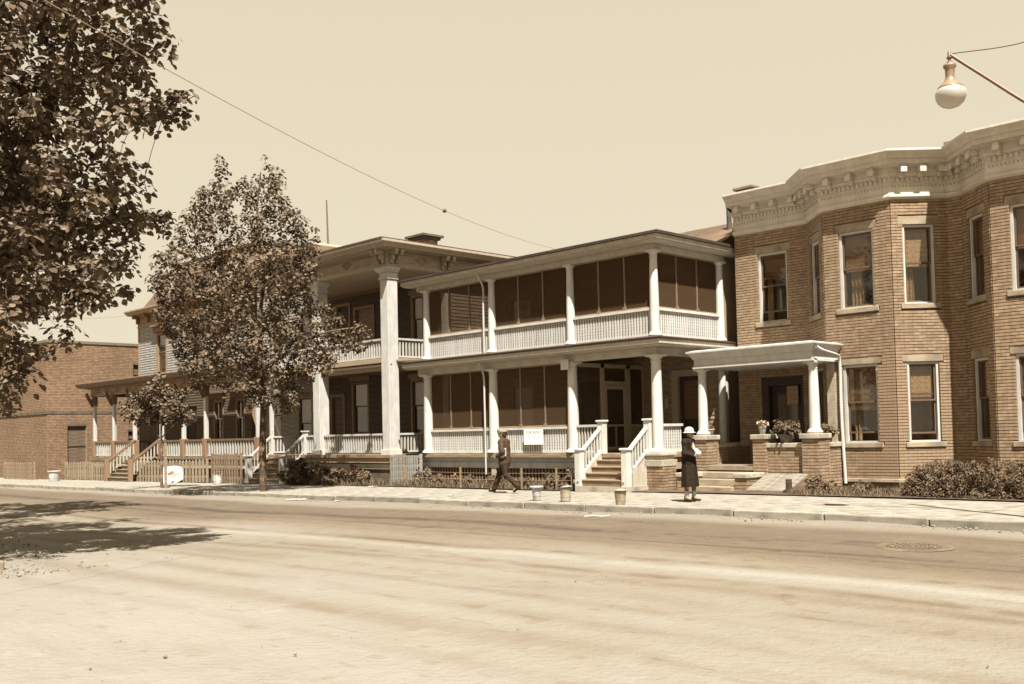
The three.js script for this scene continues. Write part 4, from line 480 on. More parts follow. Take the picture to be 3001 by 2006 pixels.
// ------------------------------------------------------------------ trees and plants
const CROWN_NEAR = [[-12.6, 8.5, -5.7, 0.21], [-13.1, 8.6, -5.3, 0.23], [-14.6, 9.2, -5.7, 0.33], [-15.3, 9.5, -5.7, 0.21], [-14.2, 8.9, -4.9, 0.35], [-15.3, 9.2, -4.9, 0.34], [-15.1, 9.1, -4.5, 0.33], [-15.0, 8.9, -4.3, 0.25], [-14.5, 8.6, -3.8, 0.26], [-16.2, 9.3, -3.9, 0.24], [-12.9, 8.5, -5.9, 0.27], [-14.3, 9.1, -6.4, 0.35], [-14.5, 9.2, -6.2, 0.35], [-13.4, 8.4, -5.3, 0.22], [-13.3, 8.2, -4.8, 0.25], [-13.4, 8.0, -4.2, 0.22], [-15.5, 9.0, -4.6, 0.32], [-14.3, 8.3, -3.8, 0.34], [-14.0, 8.0, -3.4, 0.24], [-12.6, 8.1, -5.8, 0.36], [-14.2, 8.8, -5.8, 0.23], [-15.8, 9.1, -5.6, 0.28], [-15.2, 8.9, -5.2, 0.36], [-15.0, 8.5, -4.6, 0.31], [-15.7, 8.8, -4.6, 0.23], [-15.2, 8.4, -4.0, 0.29], [-15.6, 8.5, -3.8, 0.28], [-12.6, 7.9, -5.8, 0.34], [-13.4, 8.2, -5.9, 0.20], [-13.0, 7.9, -5.3, 0.33], [-13.9, 8.3, -5.4, 0.22], [-16.4, 9.0, -5.5, 0.23], [-15.6, 8.6, -5.0, 0.23], [-15.0, 8.3, -4.7, 0.20], [-15.7, 8.6, -4.5, 0.24], [-16.9, 9.0, -4.5, 0.30], [-14.2, 8.5, -6.5, 0.22], [-14.1, 8.3, -6.0, 0.22], [-14.8, 8.4, -6.0, 0.26], [-15.5, 8.7, -5.8, 0.25], [-14.8, 8.3, -5.4, 0.33], [-15.4, 8.3, -5.2, 0.32], [-16.0, 8.5, -5.0, 0.33], [-16.7, 8.7, -4.5, 0.25], [-16.1, 8.2, -3.7, 0.20], [-14.1, 8.2, -6.5, 0.35], [-13.0, 7.5, -5.7, 0.35], [-13.2, 7.6, -5.3, 0.35], [-13.9, 7.6, -5.2, 0.23], [-16.1, 8.6, -5.7, 0.23], [-14.3, 7.6, -4.8, 0.25], [-16.2, 8.4, -5.1, 0.32], [-16.1, 8.3, -4.7, 0.34], [-15.6, 8.0, -4.2, 0.31], [-15.4, 7.7, -3.8, 0.20], [-15.7, 7.9, -3.6, 0.29], [-13.2, 7.4, -6.1, 0.31], [-14.8, 8.1, -6.0, 0.30], [-16.1, 8.5, -6.1, 0.30], [-15.2, 8.0, -5.5, 0.25], [-15.8, 8.0, -4.6, 0.21], [-16.0, 7.9, -4.2, 0.21], [-14.8, 8.0, -6.9, 0.20], [-14.3, 7.6, -6.1, 0.21], [-13.9, 7.4, -5.7, 0.33], [-14.5, 7.6, -5.5, 0.36], [-15.2, 7.7, -5.5, 0.27], [-17.0, 8.3, -5.8, 0.27], [-15.4, 7.6, -4.9, 0.20], [-15.8, 7.8, -4.8, 0.36], [-15.8, 7.6, -4.6, 0.28], [-16.5, 7.9, -4.4, 0.33], [-17.0, 7.9, -4.0, 0.23], [-14.5, 7.6, -6.6, 0.21], [-15.0, 7.8, -6.6, 0.36], [-15.1, 7.7, -6.4, 0.36], [-15.3, 7.7, -5.7, 0.28], [-15.5, 7.6, -5.6, 0.21], [-15.1, 7.3, -5.0, 0.26], [-16.0, 7.6, -5.1, 0.23], [-16.8, 7.9, -5.2, 0.21], [-14.9, 7.1, -4.2, 0.26], [-15.3, 7.2, -4.1, 0.22], [-16.7, 7.6, -4.3, 0.23], [-16.7, 7.5, -3.8, 0.33], [-13.4, 6.9, -6.1, 0.25], [-13.8, 7.0, -6.0, 0.35], [-14.0, 7.0, -5.7, 0.26], [-14.6, 7.1, -5.6, 0.36], [-14.8, 7.1, -5.4, 0.21], [-15.9, 7.5, -5.3, 0.28], [-15.3, 7.0, -4.8, 0.34], [-14.8, 6.8, -4.4, 0.21], [-16.5, 7.3, -4.5, 0.35], [-17.6, 7.8, -4.5, 0.20], [-15.1, 6.8, -3.6, 0.30], [-14.6, 7.1, -6.5, 0.22], [-13.9, 6.8, -5.9, 0.29], [-13.4, 6.6, -5.6, 0.32], [-14.1, 6.7, -5.4, 0.28], [-15.2, 7.0, -5.5, 0.29], [-15.8, 7.1, -5.5, 0.35], [-15.0, 6.8, -4.8, 0.23], [-15.8, 7.0, -4.8, 0.33], [-14.4, 6.6, -4.2, 0.20], [-16.4, 7.1, -4.3, 0.35], [-16.4, 7.1, -4.0, 0.33], [-16.0, 6.8, -3.7, 0.29], [-13.8, 6.7, -6.3, 0.26], [-14.3, 6.7, -6.1, 0.32], [-14.2, 6.7, -5.6, 0.25], [-16.4, 7.3, -6.3, 0.31], [-15.8, 6.9, -5.7, 0.36], [-16.0, 7.0, -5.4, 0.30], [-14.6, 6.4, -4.5, 0.31], [-16.6, 7.0, -4.8, 0.27], [-16.0, 6.7, -4.3, 0.28], [-15.1, 6.3, -3.7, 0.29], [-15.1, 6.9, -7.2, 0.26], [-14.8, 6.7, -6.8, 0.31], [-13.7, 6.3, -5.9, 0.20], [-14.2, 6.3, -5.6, 0.32], [-15.3, 6.7, -5.9, 0.21], [-16.4, 6.9, -5.9, 0.21], [-14.1, 6.2, -4.9, 0.20], [-16.2, 6.7, -5.2, 0.25], [-14.6, 6.2, -4.5, 0.31], [-14.9, 6.2, -4.2, 0.21], [-17.6, 6.9, -4.6, 0.31], [-16.4, 6.6, -3.9, 0.27], [-15.0, 6.6, -6.9, 0.24], [-13.4, 6.0, -5.8, 0.34], [-15.2, 6.4, -6.0, 0.31], [-16.2, 6.6, -5.9, 0.29], [-14.8, 6.2, -5.1, 0.24], [-15.8, 6.4, -5.2, 0.35], [-15.6, 6.2, -4.8, 0.25], [-18.0, 6.9, -5.1, 0.25], [-16.6, 6.5, -4.6, 0.23], [-16.9, 6.4, -4.3, 0.31], [-15.8, 6.1, -3.7, 0.32], [-15.6, 6.4, -6.3, 0.29], [-14.0, 5.9, -5.4, 0.26], [-15.8, 6.3, -5.7, 0.31], [-16.1, 6.3, -5.5, 0.21], [-15.8, 6.2, -5.1, 0.32], [-15.5, 6.0, -4.6, 0.26], [-15.2, 5.8, -4.3, 0.32], [-16.2, 6.1, -4.0, 0.30], [-13.6, 5.5, -5.9, 0.21], [-15.2, 6.1, -6.2, 0.27], [-14.9, 5.7, -5.3, 0.29], [-17.1, 6.2, -5.6, 0.31], [-14.8, 5.6, -4.5, 0.21], [-14.9, 5.7, -4.3, 0.34], [-17.0, 6.0, -4.3, 0.23], [-15.7, 5.6, -3.6, 0.27], [-15.3, 5.9, -6.6, 0.31], [-15.4, 5.8, -5.9, 0.30], [-15.0, 5.6, -5.5, 0.36], [-16.2, 5.8, -5.4, 0.26], [-16.6, 5.9, -4.9, 0.22], [-16.0, 5.6, -4.3, 0.26], [-16.4, 5.7, -4.0, 0.26], [-16.6, 5.6, -3.8, 0.28], [-14.4, 5.4, -6.3, 0.29], [-15.4, 5.6, -6.3, 0.35], [-14.2, 5.2, -5.2, 0.24], [-17.1, 5.8, -5.9, 0.33], [-15.8, 5.4, -5.0, 0.32], [-15.7, 5.5, -4.8, 0.22], [-16.6, 5.5, -4.5, 0.30], [-17.3, 5.6, -4.5, 0.35], [-16.3, 5.3, -3.9, 0.33], [-15.1, 5.3, -6.4, 0.35], [-13.9, 4.9, -5.6, 0.29], [-16.1, 5.4, -6.1, 0.26], [-16.1, 5.3, -5.7, 0.23], [-17.4, 5.7, -5.8, 0.32], [-15.8, 5.1, -5.0, 0.21], [-16.0, 5.2, -4.7, 0.23], [-16.4, 5.3, -4.5, 0.33], [-18.2, 5.6, -4.6, 0.27], [-17.1, 5.3, -4.1, 0.30], [-15.5, 5.2, -6.9, 0.23], [-15.3, 5.1, -6.5, 0.27], [-15.6, 5.0, -6.2, 0.20], [-16.0, 5.2, -6.1, 0.31], [-16.1, 5.1, -5.9, 0.36], [-14.8, 4.8, -5.1, 0.22], [-17.8, 5.4, -5.6, 0.29], [-16.6, 5.1, -5.1, 0.22], [-16.3, 5.0, -4.5, 0.26], [-15.3, 4.7, -3.9, 0.30], [-16.7, 5.0, -3.9, 0.35], [-15.6, 5.0, -7.0, 0.27], [-15.1, 4.8, -6.5, 0.32], [-15.0, 4.8, -6.1, 0.30], [-15.1, 4.8, -5.8, 0.21], [-15.1, 4.7, -5.5, 0.32], [-14.4, 4.4, -4.9, 0.21], [-15.0, 4.6, -4.9, 0.35], [-16.4, 4.7, -5.0, 0.24], [-15.6, 4.5, -4.1, 0.24], [-15.0, 4.4, -3.7, 0.24], [-16.6, 4.7, -3.8, 0.31], [-15.4, 4.6, -6.8, 0.22], [-15.3, 4.5, -6.4, 0.23], [-15.5, 4.6, -6.2, 0.22], [-16.3, 4.7, -6.1, 0.34], [-17.6, 4.9, -6.3, 0.36], [-16.6, 4.6, -5.6, 0.34], [-16.0, 4.5, -5.0, 0.33], [-16.1, 4.5, -4.7, 0.26], [-16.2, 4.5, -4.1, 0.31], [-15.9, 4.4, -6.9, 0.28], [-14.1, 4.1, -5.8, 0.33], [-15.1, 4.2, -5.8, 0.29], [-14.5, 4.0, -5.2, 0.22], [-15.4, 4.3, -5.2, 0.29], [-16.5, 4.4, -5.3, 0.24], [-16.8, 4.4, -5.0, 0.31], [-16.9, 4.4, -4.6, 0.20], [-17.2, 4.3, -4.4, 0.24], [-17.6, 4.5, -4.1, 0.26], [-15.1, 3.9, -6.0, 0.35], [-16.7, 4.2, -6.2, 0.31], [-15.3, 3.9, -5.4, 0.29], [-15.1, 3.9, -5.0, 0.32], [-15.2, 3.8, -4.5, 0.23], [-17.5, 4.2, -5.0, 0.27], [-15.6, 4.0, -4.1, 0.27], [-15.6, 3.8, -3.9, 0.25], [-16.6, 4.1, -3.9, 0.25], [-15.1, 3.8, -6.1, 0.32], [-15.9, 4.0, -6.0, 0.25], [-16.2, 3.7, -4.2, 0.24], [-17.1, 3.8, -4.1, 0.21], [-16.1, 3.7, -5.5, 0.29], [-15.0, 3.5, -4.9, 0.23], [-17.1, 3.8, -5.1, 0.28], [-16.2, 3.6, -4.2, 0.28], [-17.8, 3.7, -4.4, 0.21], [-16.9, 3.6, -3.9, 0.32], [-14.6, 3.2, -4.6, 0.36], [-17.0, 3.3, -4.9, 0.36], [-15.7, 3.3, -4.2, 0.32], [-17.7, 3.5, -4.6, 0.26], [-17.1, 3.4, -4.1, 0.21], [-15.6, 3.0, -5.3, 0.24], [-16.7, 3.1, -4.6, 0.25], [-16.7, 3.0, -4.4, 0.25], [-16.4, 3.1, -3.7, 0.28], [-16.0, 2.9, -5.4, 0.33], [-16.1, 2.8, -5.1, 0.28], [-16.6, 2.9, -5.0, 0.31], [-14.9, 2.7, -4.1, 0.29], [-17.0, 2.8, -4.3, 0.29], [-16.9, 2.9, -4.1, 0.34], [-15.8, 2.5, -5.3, 0.33], [-16.6, 2.6, -5.3, 0.29], [-16.8, 2.5, -4.9, 0.30], [-16.5, 2.5, -4.6, 0.21], [-17.5, 2.6, -4.1, 0.23], [-16.6, 2.2, -5.3, 0.27], [-15.5, 2.3, -4.8, 0.35], [-17.9, 2.3, -5.1, 0.21], [-18.0, 2.4, -4.9, 0.29], [-13.7, 6.7, -7.0, 0.13], [-13.8, 6.6, -6.9, 0.15], [-13.9, 6.4, -6.9, 0.18], [-13.8, 6.4, -7.0, 0.14], [-13.8, 6.6, -6.8, 0.20], [-14.0, 6.3, -6.7, 0.24], [-13.6, 7.4, -6.6, 0.20], [-13.7, 7.2, -6.6, 0.20], [-14.3, 4.9, -6.9, 0.17], [-14.3, 4.9, -6.8, 0.20], [-14.4, 4.9, -6.6, 0.22], [-14.3, 4.7, -6.9, 0.14], [-14.3, 5.3, -6.6, 0.15], [-14.3, 5.6, -6.6, 0.14], [-14.8, 3.8, -6.1, 0.18], [-14.8, 3.7, -6.2, 0.14], [-14.7, 3.8, -6.5, 0.16], [-15.0, 3.6, -5.9, 0.18], [-14.9, 3.8, -5.9, 0.16], [-15.0, 3.5, -5.7, 0.13], [-14.7, 3.8, -6.4, 0.16], [-15.1, 3.0, -5.7, 0.15], [-15.2, 2.9, -5.5, 0.15]];
